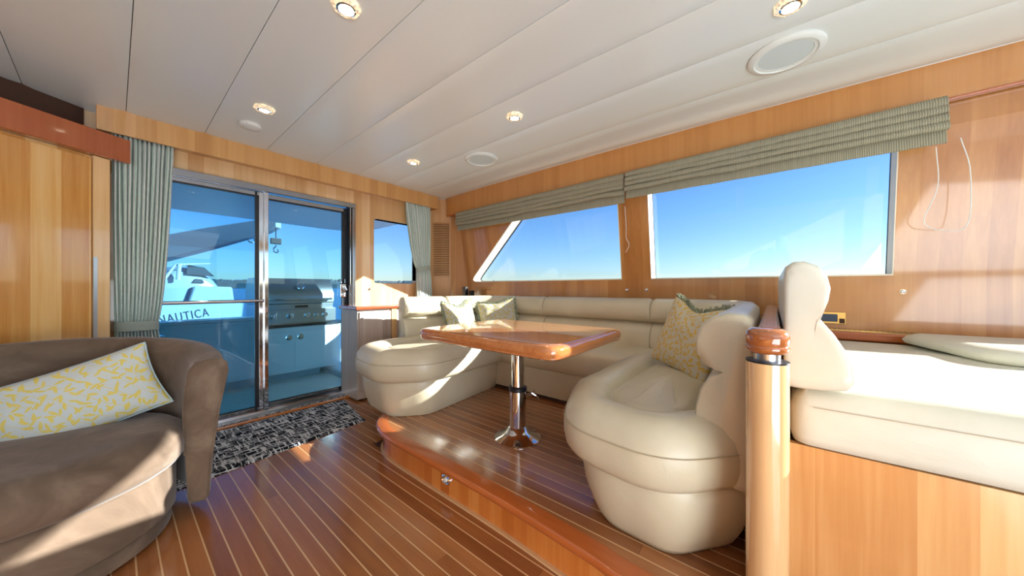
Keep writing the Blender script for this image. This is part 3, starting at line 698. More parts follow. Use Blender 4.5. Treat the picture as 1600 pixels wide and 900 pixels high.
obj('sensor_slot', MB().box(.555, .60, 2.712, 2.722, zz-.020, zz-.014), M['black'], sdt)

# ------------------------------------------------------------------ side cabinet by the door
sc = thing('side_cabinet', 'low wooden cabinet with shade-greyed veneer and cherry top between door and settee', 'cabinet', (1.75, 3.1, 0))
obj('body', MB().box(1.41, 2.30, 2.97, 3.295, .02, .845), M['shade_grey_wood'], sc)
obj('door', MB().box(1.425, 1.74, 2.955, 2.968, .10, .825), M['shade_grey_wood'], sc, bevel=.003)
obj('stile', MB().box(1.745, 1.80, 2.952, 2.969, .02, .843), M['panel_wood'], sc)
obj('worktop', MB().box(1.38, 2.30, 2.93, 3.297, .846, .882), M['trim_x'], sc, bevel=.012, seg=3)
obj('latch', MB().tube([(1.445, 2.955, .77), (1.445, 2.940, .77)], .008, 10), M['chrome'], sc)

# ------------------------------------------------------------------ settee
st = thing('u_shaped_settee', 'cream leather U-shaped built-in settee on the raised platform around the table', 'sofa', (1.9, 1.2, .17))
# bases
aft_out = resample(rounded([(2.40, 2.66), (1.36, 2.60), (1.16, 2.40), (1.13, 2.0), (1.35, 1.80), (2.12, 1.87), (2.5, 2.0)][::1], [.0, .14, .2, .2, .22, 0, 0], 8), .03)
fwd_out = resample(rounded([(2.5, .04), (2.5, .70), (1.40, .68), (1.08, .56), (1.06, .22), (1.28, .04)], [0, 0, .22, .2, .2, .08], 8), .03)
stb_out = resample(rounded([(2.64, .04), (2.64, 2.6), (2.12, 2.3), (2.12, .6)], 0, 2), .05)
def basel(poly, taper): return cushion_mb(poly, [(taper, .172), (taper*.74, .20), (taper*.45, .25), (taper*.16, .32), (0, .40), (.01, .425)])
obj('base', basel(aft_out, .055), M['leather'], st, smooth=60)
obj('base', basel(fwd_out, .085), M['leather'], st, smooth=60)
obj('base', cushion_mb(stb_out, [(.02, .20), (-.004, .28), (-.006, .40), (.0, .42)]), M['leather'], st, smooth=60)
obj('toe_kick', MB().box(2.16, 2.6, .1, 2.5, .171, .215), M['dark'], st)
# seats with rolled rim
rim = [(.05, .415), (.012, .425), (-.008, .45), (-.016, .49), (-.016, .53), (-.006, .575), (.02, .612), (.06, .632), (.10, .636), (.135, .628), (.160, .608), (.172, .585), (.178, .578), (.184, .585), (.20, .597), (.23, .603)]
aft_seat = resample(rounded([(2.42, 2.5), (1.36, 2.52), (1.12, 2.42), (1.075, 2.0), (1.31, 1.76), (2.42, 1.80)], [.25, .2, .24, .26, .22, .25], 8), .03)
fwd_seat = resample(rounded([(2.45, .06), (2.45, .74), (1.38, .735), (1.06, .61), (1.01, .25), (1.24, .055)], [.25, .25, .22, .24, .24, .2], 8), .03)
stb_seat = resample(rounded([(2.56, .50), (2.56, 2.1), (2.07, 2.0), (2.07, .55)], .1, 8), .04)
obj('seat_cushion', cushion_mb(aft_seat, rim, .012, .006, 1), M['leather'], st, smooth=180)
obj('seat_cushion', cushion_mb(fwd_seat, rim, .014, .010, 2), M['leather'], st, smooth=180)
obj('seat_cushion', cushion_mb(stb_seat, [(.03, .415), (.0, .43), (-.012, .47), (-.012, .53), (.0, .57), (.03, .60), (.08, .61)], .004, .006, 3), M['leather'], st, smooth=180)
def seam_line(poly, ins, z, i0, i1):
    nn_ = normals_in(poly); L_ = len(poly); pts = [(poly[i % L_].x+nn_[i % L_].x*ins, poly[i % L_].y+nn_[i % L_].y*ins, z) for i in range(i0, i1)]
    return MB().tube(pts, .0013, 5)
# stitched seams round the rolled edges
def idx_near(poly, p): return min(range(len(poly)), key=lambda i: (poly[i]-Vector(p)).length)
a_, b_ = idx_near(fwd_seat, (2.3, .76)), idx_near(fwd_seat, (1.2, .06)); obj('seam', seam_line(fwd_seat, -.017, .545, min(a_, b_), max(a_, b_)), M['piping'], st)
a_, b_ = idx_near(aft_seat, (1.3, 2.52)), idx_near(aft_seat, (2.1, 1.80)); obj('seam', seam_line(aft_seat, -.017, .545, min(a_, b_), max(a_, b_)), M['piping'], st)
# backs: swept profile (o = distance into the room, z)
BP = [(-.005, .42), (.10, .43), (.140, .50), (.155, .58), (.152, .66), (.138, .72), (.112, .768), (.082, .785), (.070, .793), (.094, .799), (.132, .814), (.150, .85), (.150, .895), (.132, .935), (.10, .960), (.06, .972), (.02, .968), (-.0, .95), (-.005, .90)]
back_path = curve_open([(1.60, 2.60, 0), (1.85, 2.56, 0), (2.05, 2.53, 0), (2.30, 2.48, 0), (2.48, 2.36, 0), (2.585, 2.18, 0), (2.605, 1.95, 0), (2.605, 1.64, 0), (2.605, 1.2, 0), (2.605, .70, 0), (2.60, .40, 0), (2.54, .20, 0), (2.40, .09, 0), (2.1, .055, 0), (1.7, .05, 0), (1.19, .048, 0)], 8)
def back_seg(i0, i1, name='back_cushion', gap=.012, rnd=(1, 1), scale=1.0):
    pts = back_path[i0:i1+1]; dd = [0]
    for a, b in zip(pts, pts[1:]): dd.append(dd[-1]+(b-a).length)
    L_ = dd[-1]; samples = [.001, .003, .007, .013, .026]; inner = [s for s in [L_*k/24 for k in range(1, 24)] if .034 < s < L_-.034]
    ss = samples + inner + [L_-s for s in samples[::-1]]; rings = []
    def at(s):
        for a, b, pa, pb in zip(dd, dd[1:], pts, pts[1:]):
            if a <= s <= b+1e-9: t = (s-a)/max(1e-9, b-a); return pa.lerp(pb, t), (pb-pa).normalized()
        return pts[-1], (pts[-1]-pts[-2]).normalized()
    for s in ss:
        p, d = at(max(0, min(L_, s))); n_ = Vector((d.y, -d.x, 0)); n_ = n_ if True else n_
        e0 = s if rnd[0] else 1; e1 = (L_-s) if rnd[1] else 1; e = min(e0, e1); sh = .034*(1-math.sqrt(max(0, 1-(1-min(1, e/.026))**2)))
        g = 0
        cz, co__ = .72, .07
        ring = []
        for (o_, z_) in BP:
            f = 1-sh/.2
            oo = co__+(o_-co__)*f; zz_ = cz+(z_-cz)*(1-sh/.28); q = p+n_*oo; ring.append((q.x, q.y, zz_+.0025*noise.noise(Vector((q.x*5, q.y*5, z_*4)))))
        rings.append(ring)
    return obj(name, MB().loft(rings), M['leather'], st, smooth=75)
def pidx(x, y): return min(range(len(back_path)), key=lambda i: (back_path[i].xy-Vector((x, y))).length)
cuts = [0, pidx(2.03, 2.54), pidx(2.605, 1.64), pidx(2.605, .70), len(back_path)-1]
for a_, b_ in zip(cuts, cuts[1:]): back_seg(a_, b_)

# ------------------------------------------------------------------ cushions
def pillow(name, label, w_, h_, t_, mat, loc, rot, trim='piping', sag=0.0, seed=0, wr_=.012, fr_sides=(0, 1, 2, 3), fr_len=.03):
    root = thing(name, label, 'cushion', (0, 0, 0)); n = 26; m = MB(); vs, uvs = [], []
    def pt(u, v, side):
        e = max(0, (1-u*u))*max(0, (1-v*v)); th = t_*.5*(e**.42)
        x = u*w_*.5*(1-.07*(1-v*v)); z = v*h_*.5*(1-.07*(1-u*u))
        if v > 0: z -= sag*math.exp(-(u*u)/.25)*v
        k = wr_*noise.noise(Vector((u*2.2+seed, v*2.2, side*4)))*e**.3 + wr_*.5*noise.noise(Vector((u*6+seed, v*6, side*4)))*e**.3
        return (x, side*(th+k*(1 if e > .01 else 0)), z)
    for side in (-1, 1):
        o = len(vs)
        for j in range(n+1):
            for i in range(n+1):
                u, v = -1+2*i/n, -1+2*j/n; u = math.sin(u*PI/2); v = math.sin(v*PI/2); vs.append(pt(u, v, side)); uvs.append((u*w_, v*h_))
        m.f += [(o+j*(n+1)+i, o+j*(n+1)+i+1, o+(j+1)*(n+1)+i+1, o+(j+1)*(n+1)+i) for j in range(n) for i in range(n)]
    m.v = vs; m.uv = uvs
    body = obj('cover', m, mat, None, smooth=180)
    bm = bmesh.new(); bm.from_mesh(body.data); bmesh.ops.remove_doubles(bm, verts=bm.verts, dist=.0004); bmesh.ops.recalc_face_normals(bm, faces=bm.faces); bm.to_mesh(body.data); bm.free()
    loop = []
    for k in range(24): loop.append(pt(-1+2*k/24, -1, 1))
    for k in range(24): loop.append(pt(1, -1+2*k/24, 1))
    for k in range(24): loop.append(pt(1-2*k/24, 1, 1))
    for k in range(24): loop.append(pt(-1, 1-2*k/24, 1))
    loop = [(a, 0, c) for a, b, c in loop]
    parts = [body]
    if trim == 'piping': parts.append(obj('piping', MB().tube(loop, .0045, 8, loop=True), M['pale_piping']))
    else:
        fm = MB(); rnd = random.Random(seed)
        for i in range(len(loop)):
            if (i//24) not in fr_sides: continue
            a = Vector(loop[i]); b2_ = Vector(loop[(i+1) % len(loop)])
            for k in range(7):
                p = a.lerp(b2_, k/7); out = Vector((p.x/w_, 0, p.z/h_)); side_n = [Vector((0, 0, -1)), Vector((1, 0, 0)), Vector((0, 0, 1)), Vector((-1, 0, 0))][i//24]
                d = (side_n + Vector((rnd.uniform(-.5, .5), rnd.uniform(-.6, .6), rnd.uniform(-.5, .5)))).normalized()
                fm.tube([p, p+d*fr_len*.5, p+d*fr_len+Vector((rnd.uniform(-.004, .004), rnd.uniform(-.006, .006), rnd.uniform(-.004, .004)))], [.0035, .0028, .0012], 4)
        f_ = obj('fringe', fm, M['fringe']); f_['kind'] = 'stuff'; parts.append(f_)
    for o in parts: attach(o, root)
    root.location = loc; root.rotation_euler = rot
    return root
pillow('leaf_cushion', 'yellow leaf print cushion with sage fringe leaning at the near right end of the settee', .40, .40, .13, M['leaf_cushion'], (1.955, .355, .785), (math.radians(-20), math.radians(8), math.radians(232)), 'fringe', .05, 3, fr_sides=(2,), fr_len=.028)
pillow('floral_cushion', 'pale sunlit floral cushion with ruffled fringe at left in the settee corner', .37, .34, .13, M['leaf_grey'], (1.98, 2.20, .765), (math.radians(-16), math.radians(-3), math.radians(4)), 'fringe', .05, 5, fr_sides=(1, 2, 3), fr_len=.024)
pillow('fringed_cushion', 'faded grey floral cushion with fringe at right in the settee corner', .36, .34, .12, M['leaf_grey'], (2.29, 2.02, .765), (math.radians(-16), math.radians(-8), math.radians(-42)), 'fringe', .02, 8, fr_sides=(1, 2, 3), fr_len=.024)

# ------------------------------------------------------------------ table
tb = thing('dining_table', 'lacquered wood dining table with rounded edge on a chrome pedestal', 'table', (1.5, 1.17, .17))
top_poly = rounded([(1.15, .70), (1.95, .70), (1.97, 1.71), (1.17, 1.71)], .085, 8)
nn_ = normals_in(top_poly); rg = []
for ins, z in [(.06, .738), (.012, .738), (.004, .744), (.004, .752), (.0, .758), (-.002, .775), (.002, .790), (.012, .799), (.03, .802)]:
    rg.append([(p.x+q.x*ins, p.y+q.y*ins, z) for p, q in zip(top_poly, nn_)])
obj('table_edge', MB().loft(rg), M['table_edge'], tb, smooth=50)
obj('table_top', MB().prism(top_poly, lambda p: (1.56+(p.x-1.56)*.93, 1.205+(p.y-1.205)*.945, .8022), lambda p: (1.56+(p.x-1.56)*.93, 1.205+(p.y-1.205)*.945, .8030)), M['table_wood'], tb)
obj('bracket', MB().lathe([(.11, .737), (.11, .729), (.05, .722), (.042, .70)], 1.5, 1.17, 0, 32), M['chrome'], tb)
obj('upper_tube', MB().lathe([(.038, .45), (.038, .73)], 1.5, 1.17, 0, 36), M['chrome'], tb)
obj('lower_tube', MB().lathe([(.048, .20), (.048, .452)], 1.5, 1.17, 0, 36), M['chrome'], tb)
obj('collar', MB().lathe([(.040, .445), (.053, .447), (.054, .468), (.040, .474)], 1.5, 1.17, 0, 36), M['rubber'], tb)
obj('foot', MB().lathe([(.135, .1705), (.137, .176), (.125, .182), (.098, .192), (.070, .214), (.056, .236), (.048, .240)], 1.5, 1.17, 0, 48), M['chrome'], tb, smooth=40)
lvv = obj('clamp_lever', MB().tube([(1.54, 1.135, .415), (1.57, 1.115, .415)], .009, 10).tube([(1.568, 1.117, .425), (1.585, 1.09, .405), (1.592, 1.085, .385)], .006, 8).tube([(1.568, 1.117, .425), (1.59, 1.115, .43)], .005, 8), M['chrome'], tb)

# ------------------------------------------------------------------ divider, post and bench
po = thing('newel_post', 'round honey veneer post with polished cherry cap beside the settee end', 'post', (1.06, .012, 0))
PX, PY = 1.06, .012
obj('shaft', MB().lathe([(.045, 0), (.045, .860)], PX, PY, 0, 48), M['post_wood'], po)
obj('top_band', MB().lathe([(.0455, .861), (.0455, .8645), (.03, .8647)], PX, PY, 0, 48), M['black'], po)
obj('neck', MB().lathe([(.028, .864), (.028, .884)], PX, PY, 0, 32), M['steel'], po)
obj('cap', MB().lathe([(.032, .883), (.041, .885), (.045, .892), (.0465, .900), (.044, .904), (.0465, .909), (.047, .925), (.043, .939), (.033, .946), (0, .9465)], PX, PY, 0, 48), M['table_edge'], po, smooth=50)
dv = thing('divider_rail', 'low partition with glossy cherry capping between settee and bench', 'partition', (1.9, 0, .17))
obj('partition', MB().box(1.108, 2.60, -.016, .026, .171, .901), M['panel_wood'], dv)
obj('capping', MB().box(1.108, 2.60, -.018, .034, .902, .9435), M['trim_x'], dv, bevel=.010, seg=3)
bn = thing('helm_bench', 'raised pale leather bench with scroll-shaped backrest behind the post', 'bench', (1.9, -.9, 0))
obj('side_panel', MB().box(1.285, 1.31, -2.2, -.024, 0.0, .584), M['panel_wood'], bn)
bpoly = resample(rounded([(1.275, -.045), (2.585, -.045), (2.585, -2.0), (1.275, -2.0)], [.05, .1, .1, .1], 6), .05)
obj('bench_seat', cushion_mb(bpoly, [(.02, .585), (.003, .592), (-.003, .615), (-.003, .69), (.005, .725), (.025, .750), (.05, .757), (.06, .76)], .012, .006, 4), M['leather_light'], bn, smooth=180)
obj('seam', MB().tube([(1.2705, -.09-.1*k, .705) for k in range(19)], .0009, 5), M['piping'], bn)
def bench_back(x0, x1):
    prof = [(-.024, .762), (-.06, .760), (-.11, .762), (-.155, .770), (-.172, .79), (-.17, .83), (-.155, .875), (-.132, .92), (-.108, .955), (-.098, .972), (-.106, .99), (-.120, 1.02), (-.124, 1.05), (-.117, 1.085), (-.098, 1.113), (-.07, 1.127), (-.045, 1.126), (-.028, 1.112), (-.024, 1.08)]
    rings = []; cy_, cz_ = -.09, .92
    for x, s in [(x0, .0), (x0-.003, .5), (x0-.002, .8), (x0, .93), (x0+.006, .975), (x0+.016, 1.0), (x0+.05, 1), (x1, 1)]:
        rings.append([(x, cy_+(y-cy_)*max(s, .02), cz_+(z-cz_)*max(s, .02)) for y, z in prof])
    return MB().loft(rings)
bk = obj('bench_back', bench_back(1.235, 2.58), M['leather_light'], bn, smooth=60)
pr = [(-.165, .79), (-.168, .83), (-.152, .875), (-.129, .92), (-.104, .955), (-.094, .972), (-.103, .99), (-.116, 1.02), (-.12, 1.05), (-.112, 1.083), (-.094, 1.109), (-.07, 1.121), (-.045, 1.119)]
obj('piping', MB().tube([(1.238, -.09+(y+.09)*.95, .92+(z-.92)*.96) for y, z in pr], .0022, 6), M['leather'], bk)
fa = obj('bolster', cushion_mb(resample(rounded([(2.0, -.62), (2.58, -.50), (2.58, -1.4), (2.0, -1.4)], [.14, .08, .05, .05], 6), .04), [(.05, .762), (.0, .775), (-.008, .79), (.01, .812), (.05, .825)], .01, .004, 9), M['leather_light'], bn, smooth=180)

# two small black boxes on the ledge in the corner
lb = thing('corner_ledge', 'narrow honey wood ledge behind the settee corner', 'ledge', (2.65, 2.75, .9))
obj('ledge', MB().add([(2.46, 2.70, .93), (2.72, 2.70, .93), (2.74, 2.95, .93), (2.62, 3.10, .93), (2.46, 3.10, .93), (2.46, 2.70, .95), (2.72, 2.70, .95), (2.74, 2.95, .95), (2.62, 3.10, .95), (2.46, 3.10, .95)], [(4,3,2,1,0), (5,6,7,8,9), (0,1,6,5), (1,2,7,6), (2,3,8,7), (3,4,9,8), (4,0,5,9)]), M['wall_wood'], lb)
tag(obj('desk_speaker', MB().box(2.555, 2.60, 2.76, 2.81, .951, 1.062), M['black'], bevel=.004), 'taller slim black box standing in the settee corner under the vent', 'speaker')
tag(obj('desk_speaker', MB().box(2.595, 2.655, 2.712, 2.75, .951, 1.02), M['black'], bevel=.004), 'shorter black box standing beside the slanted window corner', 'speaker')
tag(obj('brass_hook', MB().tube([(2.728, 2.64, 1.035), (2.70, 2.64, 1.035), (2.69, 2.60, 1.03), (2.69, 2.57, 1.04)], .006, 8), M['brass'], smooth=60), 'small brass hook on the wall below the slanted window', 'hook')

# ------------------------------------------------------------------ rug
rq = [(.13, 2.385), (1.258, 2.505), (1.357, 3.125), (.13, 3.155)]
m = MB(); nu, nv = 90, 34; top = []
for j in range(nv+1):
    for i in range(nu+1):
        u, v = i/nu, j/nv; a = Vector(rq[0]).lerp(Vector(rq[1]), u); b = Vector(rq[3]).lerp(Vector(rq[2]), u); p = a.lerp(b, v)
        e = min(u, 1-u, v, 1-v); top.append((p.x, p.y, .013+.0022*noise.noise(Vector((p.x*60, p.y*60, 0))) if e > 0 else .001))
m.add(top, [(j*(nu+1)+i, j*(nu+1)+i+1, (j+1)*(nu+1)+i+1, (j+1)*(nu+1)+i) for j in range(nv) for i in range(nu)])
tag(obj('rug', m, M['rug'], smooth=180), 'black and white heathered runner mat in front of the sliding door', 'rug')

# ------------------------------------------------------------------ barrel armchair
ac = thing('barrel_armchair', 'taupe suede barrel swivel armchair at the left, a leaf cushion on it', 'armchair', (-.2, 2.18, 0))
AX, AY = -.20, 2.18
def ang_ring(an, ztop, flare):
    c, s = math.cos(an), math.sin(an); ro0, ro1 = .50, .50+flare; ri = .42
    pr = [(ro0-.01, .075), (ro0, .09), (ro0+.01, .25), ((ro0+ro1)/2+.006, .5), (ro1, ztop-.06), (ro1-.004, ztop-.02), (ro1-.022, ztop), (ro1-.06, ztop+.002), (ri+.035, ztop-.01), (ri+.012, ztop-.045), (ri, ztop-.14), (ri-.005, .5), (ri, .3), (ri+.01, .09), (ri+.02, .075)]
    return [(AX+r*c, AY+r*s, z) for r, z in pr]
a0, a1 = math.radians(-17), math.radians(213); rings = []
na = 60
for k in range(na+1):
    t = k/na; an = a0+(a1-a0)*t; e = abs(t-.5)*2; rings.append(ang_ring(an, .80-.085*e**2.2, .035+.015*e))
def endring(an, f, dx):
    base = ang_ring(an, .72, .07); cx = sum(p[0] for p in base)/len(base); cy = sum(p[1] for p in base)/len(base); cz = .40
    return [(cx+(p[0]-cx)*f-math.sin(an)*dx, cy+(p[1]-cy)*f+math.cos(an)*dx, cz+(p[2]-cz)*(1-(1-f)*.12)) for p in base]
rings = [endring(a0, .5, -.018), endring(a0, .85, -.016), endring(a0, .97, -.008)] + rings + [endring(a1, .97, .008), endring(a1, .85, .016), endring(a1, .5, .018)]
obj('shell', MB().loft(rings), M['suede'], ac, smooth=60)
e_ = endring(a0, .97, -.008); obj('piping', MB().tube([e_[i] for i in range(1, 13)], .004, 6), M['suede'], ac)
def disc(rx, ry, cx, cy, n=64): return [Vector((cx+rx*math.cos(2*PI*k/n), cy+ry*math.sin(2*PI*k/n))) for k in range(n)]
obj('seat_cushion', cushion_mb(disc(.415, .415, AX, AY), [(.05, .285), (.012, .295), (-.004, .32), (-.008, .37), (.0, .41), (.03, .435), (.07, .447)], .015, .012, 5), M['suede'], ac, smooth=180)
obj('seat_base', cushion_mb(disc(.385, .385, AX, AY), [(.01, .085), (.0, .09), (0, .27), (.012, .285)], 0, .003, 5), M['suede'], ac, smooth=60)
obj('plinth', cushion_mb(disc(.37, .37, AX, AY), [(.015, .012), (.0, .018), (0, .078), (.01, .084)]), M['suede'], ac, smooth=60)
obj('swivel_foot', MB().lathe([(.30, 0), (.30, .012)], AX, AY, 0, 40), M['black'], ac)
pillow('lumbar_cushion', 'pale cushion with yellow leaf print and blue piping on the taupe armchair', .50, .32, .14, M['leaf_chair'], (-.095, 2.36, .560), (math.radians(-20), math.radians(-19), math.radians(-6)), 'piping', 0, 11)

# ------------------------------------------------------------------ outside: cockpit, grill, crane, boat, shore
struct('deck', MB().box(-3, 3.2, 3.39, 5.9, -.10, -.03), M['deck'])
oh = rounded([(-4, 3.385), (2.95, 3.385), (2.95, 6.2), (-4, 6.2)], [0, 0, .7, 0], 8)
struct('ceiling_overhang', MB().prism(oh, lambda p: (p.x, p.y, 2.10), lambda p: (p.x, p.y, 2.32)), M['gel_grey'])
struct('ceiling_roof', MB().box(-1.8, 2.95, -2.9, 3.38, 2.27, 2.35), M['gel'])
struct('wall_hull', MB().box(2.86, 2.98, -2.9, 3.4, -1.2, 1.05), M['gel'])
ck = thing('cockpit_unit', 'white cockpit counter unit with doors and round latches behind the glass', 'cabinet', (1.0, 4.6, 0))
obj('body', MB().box(-1.5, .98, 4.40, 4.60, .06, .70), M['gel'], ck, bevel=.01)
obj('counter', MB().box(-1.5, .985, 4.37, 4.62, .701, .73), M['gel'], ck, bevel=.01)
obj('body', MB().prism(rounded([(.985, 4.40), (1.95, 4.40), (1.95, 5.1), (.985, 5.1)], [0, .25, 0, 0], 8), lambda p: (p.x, p.y, .06), lambda p: (p.x, p.y, .59)), M['gel'], ck)
obj('counter', MB().prism(rounded([(.987, 4.38), (1.97, 4.38), (1.97, 5.1), (.987, 5.1)], [0, .25, 0, 0], 8), lambda p: (p.x, p.y, .591), lambda p: (p.x, p.y, .612)), M['black'], ck)
obj('plinth', MB().box(-1.45, 1.65, 4.47, 5.0, -.03, .06), M['gel_grey'], ck)
for x0, x1, z0, z1, lx, lz in [(1.02, 1.345, .09, .54, 1.29, .47), (1.355, 1.68, .09, .54, 1.41, .47), (.16, .90, .10, .66, .27, .59)]:
    d_ = obj('door', MB().box(x0, x1, 4.392, 4.399, z0, z1), M['gel'], ck, bevel=.002)
    obj('latch', MB().lathe([(0, 0), (.033, 0), (.033, .006), (.02, .010), (0, .008)], lx, 4.392, lz, 20, Matrix.Rotation(PI/2, 3, 'X')), M['chrome'], d_)
d_ = obj('drawer', MB().box(-.4, .13, 4.392, 4.399, .56, .66), M['gel'], ck, bevel=.002)
bq = thing('barbecue_grill', 'stainless steel hooded gas grill standing on the cockpit counter', 'grill', (1.42, 4.7, .612))
GX0, GX1 = 1.00, 1.80
hp = [(4.42, .86), (4.42, .98), (4.50, 1.12), (4.56, 1.165), (4.86, 1.165), (4.95, 1.05), (4.95, .86)]
obj('hood', MB().prism([Vector(p) for p in hp], lambda p: (GX0, p.x, p.y), lambda p: (GX1, p.x, p.y)), M['steel'], bq, bevel=.012, seg=3)
obj('hood_handle', MB().tube([(GX0+.05, 4.37, .915), (GX1-.05, 4.37, .915)], .013, 12).tube([(GX0+.08, 4.37, .915), (GX0+.08, 4.42, .90)], .010, 8).tube([(GX1-.08, 4.37, .915), (GX1-.08, 4.42, .90)], .010, 8), M['chrome'], bq)
obj('thermometer', MB().lathe([(0, 0), (.045, 0), (.045, .008), (.038, .012), (.036, .006), (0, .006)], 1.42, 4.447, 1.07, 24, Matrix.Rotation(math.radians(60), 3, 'X')), M['chrome'], bq)
obj('firebox', MB().box(GX0+.01, GX1-.01, 4.43, 4.95, .62, .86), M['steel'], bq, bevel=.005)
cp = obj('control_panel', MB().box(GX0-.01, GX1+.01, 4.395, 4.43, .635, .80), M['steel'], bq, bevel=.006)
obj('name_plate', MB().box(1.36, 1.50, 4.424, 4.429, .815, .842), M['black'], bq)
for i, (x, r) in enumerate([(1.12, .026), (1.30, .028), (1.48, .026), (1.585, .019), (1.68, .026)]):
    obj('knob', MB().lathe([(r*1.25, 0), (r*1.25, .005), (r, .008), (r*.9, .030), (0, .032)], x, 4.395, .72, 20, Matrix.Rotation(PI/2, 3, 'X')), M['chrome'], cp, smooth=40)
# chest locker on deck
dk = thing('deck_hatch', 'low white hatch lid on the cockpit deck seen through the right door glass', 'hatch', (2.0, 4.2, -.03))
obj('lid', MB().box(1.75, 2.55, 4.02, 4.75, -.02, .035), M['gel'], dk, bevel=.02, seg=3)
obj('surround', MB().box(1.72, 2.58, 3.99, 4.78, -.03, -.008), M['gel_grey'], dk)
# crane
cr = thing('boat_crane', 'big grey davit crane boom slanting across the left door pane', 'crane', (0, 7.8, 1.2))
def P(px, py, dep):
    u = (px-800)/504; f = Vector((math.sin(YAW), math.cos(YAW))); r = Vector((math.cos(YAW), -math.sin(YAW))); q = (f+r*u)*dep
    return Vector((q.x, q.y, 1.05+(450-py)/504*dep))
A0, A1 = P(215, 398, 5.9), P(435, 350, 6.2)
d = (A1-A0).normalized(); up = Vector((0, 0, 1)); sd_ = d.cross(up).normalized(); rr = []
for t, hh in [(0, .25), (.5, .20), (.93, .13), (1, .07)]:
    p = A0.lerp(A1, t); rr.append([tuple(p+sd_*a*.09+up*b*hh) for a, b in [(-1, -.9), (-.8, -1), (.8, -1), (1, -.9), (1, .9), (.8, 1), (-.8, 1), (-1, .9)]])
obj('boom', MB().loft(rr), plain('boom_paint', lin(118, 134, 146), .4), cr, smooth=30)
q = A0.lerp(A1, .80); obj('eye', MB().tube([tuple(q+Vector((.05*math.cos(k*PI/6), 0, -.19+.05*math.sin(k*PI/6)))) for k in range(12)], .012, 6, loop=True), M['chrome'], cr)
hkx = P(431, 360, 6.15)
obj('cable', MB().tube([hkx+Vector((0, 0, .05)), P(431, 372, 6.15)], .008, 6), M['black'], cr)
hb = P(431, 377, 6.15); obj('hook_block', MB().box(hb.x-.085, hb.x+.085, hb.y-.03, hb.y+.03, hb.z-.055, hb.z+.055), M['black'], cr, bevel=.01)
obj('hook', MB().tube([tuple(hb+Vector((x, 0, z))) for x, z in [(0, -.055), (0, -.10), (-.035, -.14), (-.03, -.20), (.01, -.225), (.04, -.19), (.03, -.15)]], .014, 8), M['chrome'], cr)
# neighbouring boat, seen from the quarter; text faces the camera
bt = thing('white_motor_boat', 'white motor boat with dark screen and name on its stern beyond the cockpit', 'boat', (2, 16, -1.5))
B0 = P(302, 450, 12.0); yawb = math.atan2(B0.y, B0.x)-PI/2+.18
R3 = Matrix.Rotation(yawb, 3, 'Z')
def bl(x, y, z): v = R3 @ Vector((x, y, 0)); return (B0.x+v.x, B0.y+v.y, z)
sec = [(0, -1.5), (.9, -1.5), (1.35, -.9), (1.5, -.1), (1.55, .42), (1.2, .52), (-1.2, .52), (-1.55, .42), (-1.5, -.1), (-1.35, -.9), (-.9, -1.5)]
hr = []
for t, s, dz in [(0, .94, 0), (.15, 1.0, 0), (2.5, 1.05, .05), (5, .85, .2), (6.5, .4, .35), (7.2, .05, .45)]: hr.append([bl(x*s, t, z+dz*(z > 0)) for x, z in sec])
obj('hull', MB().loft(hr), M['hull_shaded'], bt, smooth=50)
cb = []
for t, s, zt_ in [(.22, .60, 1.50), (.30, .66, 1.64), (.8, .68, 1.86), (1.8, .72, 1.9), (2.4, .72, 1.45), (3.4, .60, .95)]:
    cb.append([bl(x*s-.1, t, z) for x, z in [(-1.45, .45), (-1.35, 1.0), (-.95, zt_*.86), (-.55, zt_*.98), (-.1, zt_), (.55, zt_*.95), (1.15, zt_*.76), (1.5, zt_*.55), (1.62, .75), (1.62, .45)]])
obj('cabin', MB().loft(cb), M['hull_shaded'], bt, smooth=60)
obj('seat_locker', MB().add([bl(*p) for p in [(-.15, -.02, .5), (1.2, -.02, .5), (1.3, .9, .5), (-.15, .9, .5), (.02, .0, 1.14), (1.12, .0, 1.10), (1.4, .9, 1.05), (.0, .9, 1.05)]], [(3,2,1,0),(4,5,6,7),(0,1,5,4),(1,2,6,5),(2,3,7,6),(3,0,4,7)]), M['hull_shaded'], bt, bevel=.08, seg=4)
obj('windscreen', MB().add([bl(*p) for p in [(-.16, .12, 1.56), (.62, .12, 1.50), (.36, .28, 1.84), (-.10, .28, 1.92), (-.16, .4, 1.56), (.62, .4, 1.50), (.36, .6, 1.84), (-.10, .6, 1.92)]], [(0,1,2,3),(7,6,5,4),(0,4,5,1),(1,5,6,2),(2,6,7,3),(3,7,4,0)]), M['smoked'], bt)
obj('roof_arch', MB().tube([bl(-.95, .02, .9), bl(-.72, .02, 1.4), bl(-.45, .05, 1.90), bl(.50, .15, 1.99)], [.05, .05, .04, .025], 8).tube([bl(-.40, 0, 1.35), bl(-.36, 0, 1.92)], .06, 8), M['gel_grey'], bt)
obj('side_vent', MB().add([bl(*p) for p in [(.02, .14, 1.26), (.34, .14, 1.24), (.28, .15, 1.38), (.10, .15, 1.40), (.02, .3, 1.26), (.34, .3, 1.24), (.28, .3, 1.38), (.10, .3, 1.40)]], [(0,1,2,3),(7,6,5,4),(0,4,5,1),(1,5,6,2),(2,6,7,3),(3,7,4,0)]), M['smoked'], bt)
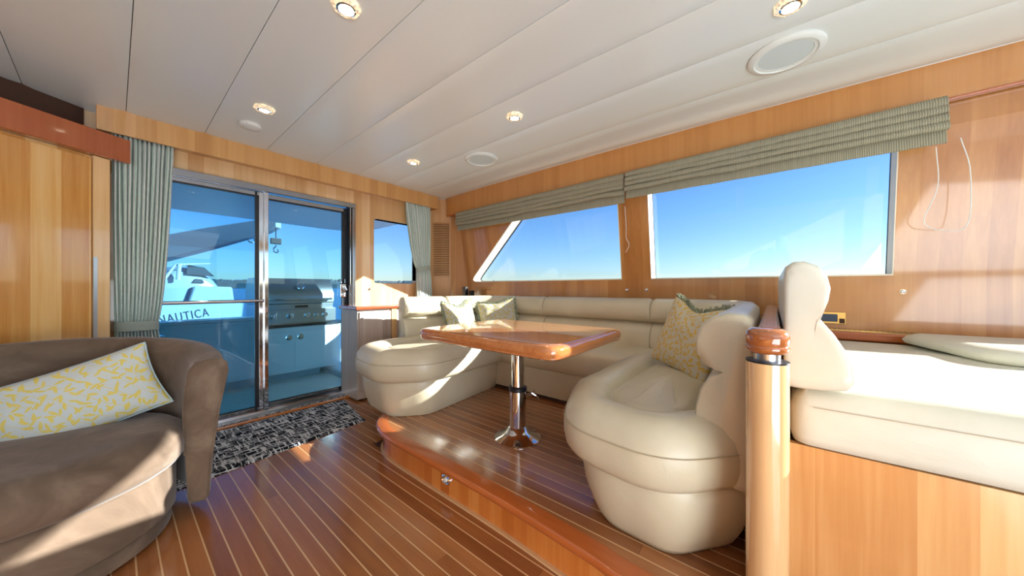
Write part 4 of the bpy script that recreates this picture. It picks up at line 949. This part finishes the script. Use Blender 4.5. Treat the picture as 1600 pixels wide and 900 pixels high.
obj('outboard_engine', MB().tube([bl(-1.25, -.1, .55), bl(-1.3, -.1, .95), bl(-1.15, -.1, 1.05)], [.16, .2, .1], 10), M['navy'], bt)
tc = bpy.data.curves.new('lettering', 'FONT'); tc.body = 'NAUTICA'; tc.size = .245; tc.extrude = .004; tc.space_character = 1.18; tc.align_x = 'CENTER'
to = bpy.data.objects.new('lettering_source', tc); C.objects.link(to)
tme = bpy.data.meshes.new_from_object(to.evaluated_get(bpy.context.evaluated_depsgraph_get())); bpy.data.objects.remove(to)
tl = bpy.data.objects.new('lettering', tme); C.objects.link(tl); tme.materials.clear(); tme.materials.append(M['navy'])
tl.rotation_euler = (PI/2, math.radians(-9), yawb); tl.location = bl(-.22, -.010, -.12); tl.scale = (1.12, 1.8, 1)
bpy.context.view_layer.update(); attach(tl, bt)
# sea and shore
sm = MB(); nsg = 48; sm.add([(9000*math.cos(2*PI*k/nsg), 9000*math.sin(2*PI*k/nsg), -1.9) for k in range(nsg)], [tuple(range(nsg))])
struct('sea', sm, M['sea'])
def shore(name, mat, az0, az1, dist, hfun, step=.25):
    m = MB(); top, r = [], []; n = int((az1-az0)/step)
    for k in range(n+1):
        a = math.radians(az0+(az1-az0)*k/n); h = hfun(az0+(az1-az0)*k/n, k); x, y = math.sin(a), math.cos(a)
        r.append([(x*dist, y*dist, -2), (x*dist, y*dist, h*.75), (x*dist*1.02, y*dist*1.02, h), (x*dist*1.15, y*dist*1.15, h*.8), (x*dist*1.15, y*dist*1.15, -2)])
    m.loft(r); struct(name, m, mat, smooth=20)
shore('shoreline', M['land'], -60, 120, 2600, lambda a, k: 58+10*noise.noise(Vector((a*.15, 0, 0)))+9*noise.noise(Vector((a*2.5, 3, 0)))+(10 if 60 < a < 75 else 0)*noise.noise(Vector((a*.3, 9, 0))), .2)
shore('mountains', M['mountain'], -60, 80, 5200, lambda a, k: 95+70*noise.noise(Vector((a*.12, 7, 0)))+30*noise.noise(Vector((a*.6, 7, 0))), .5)
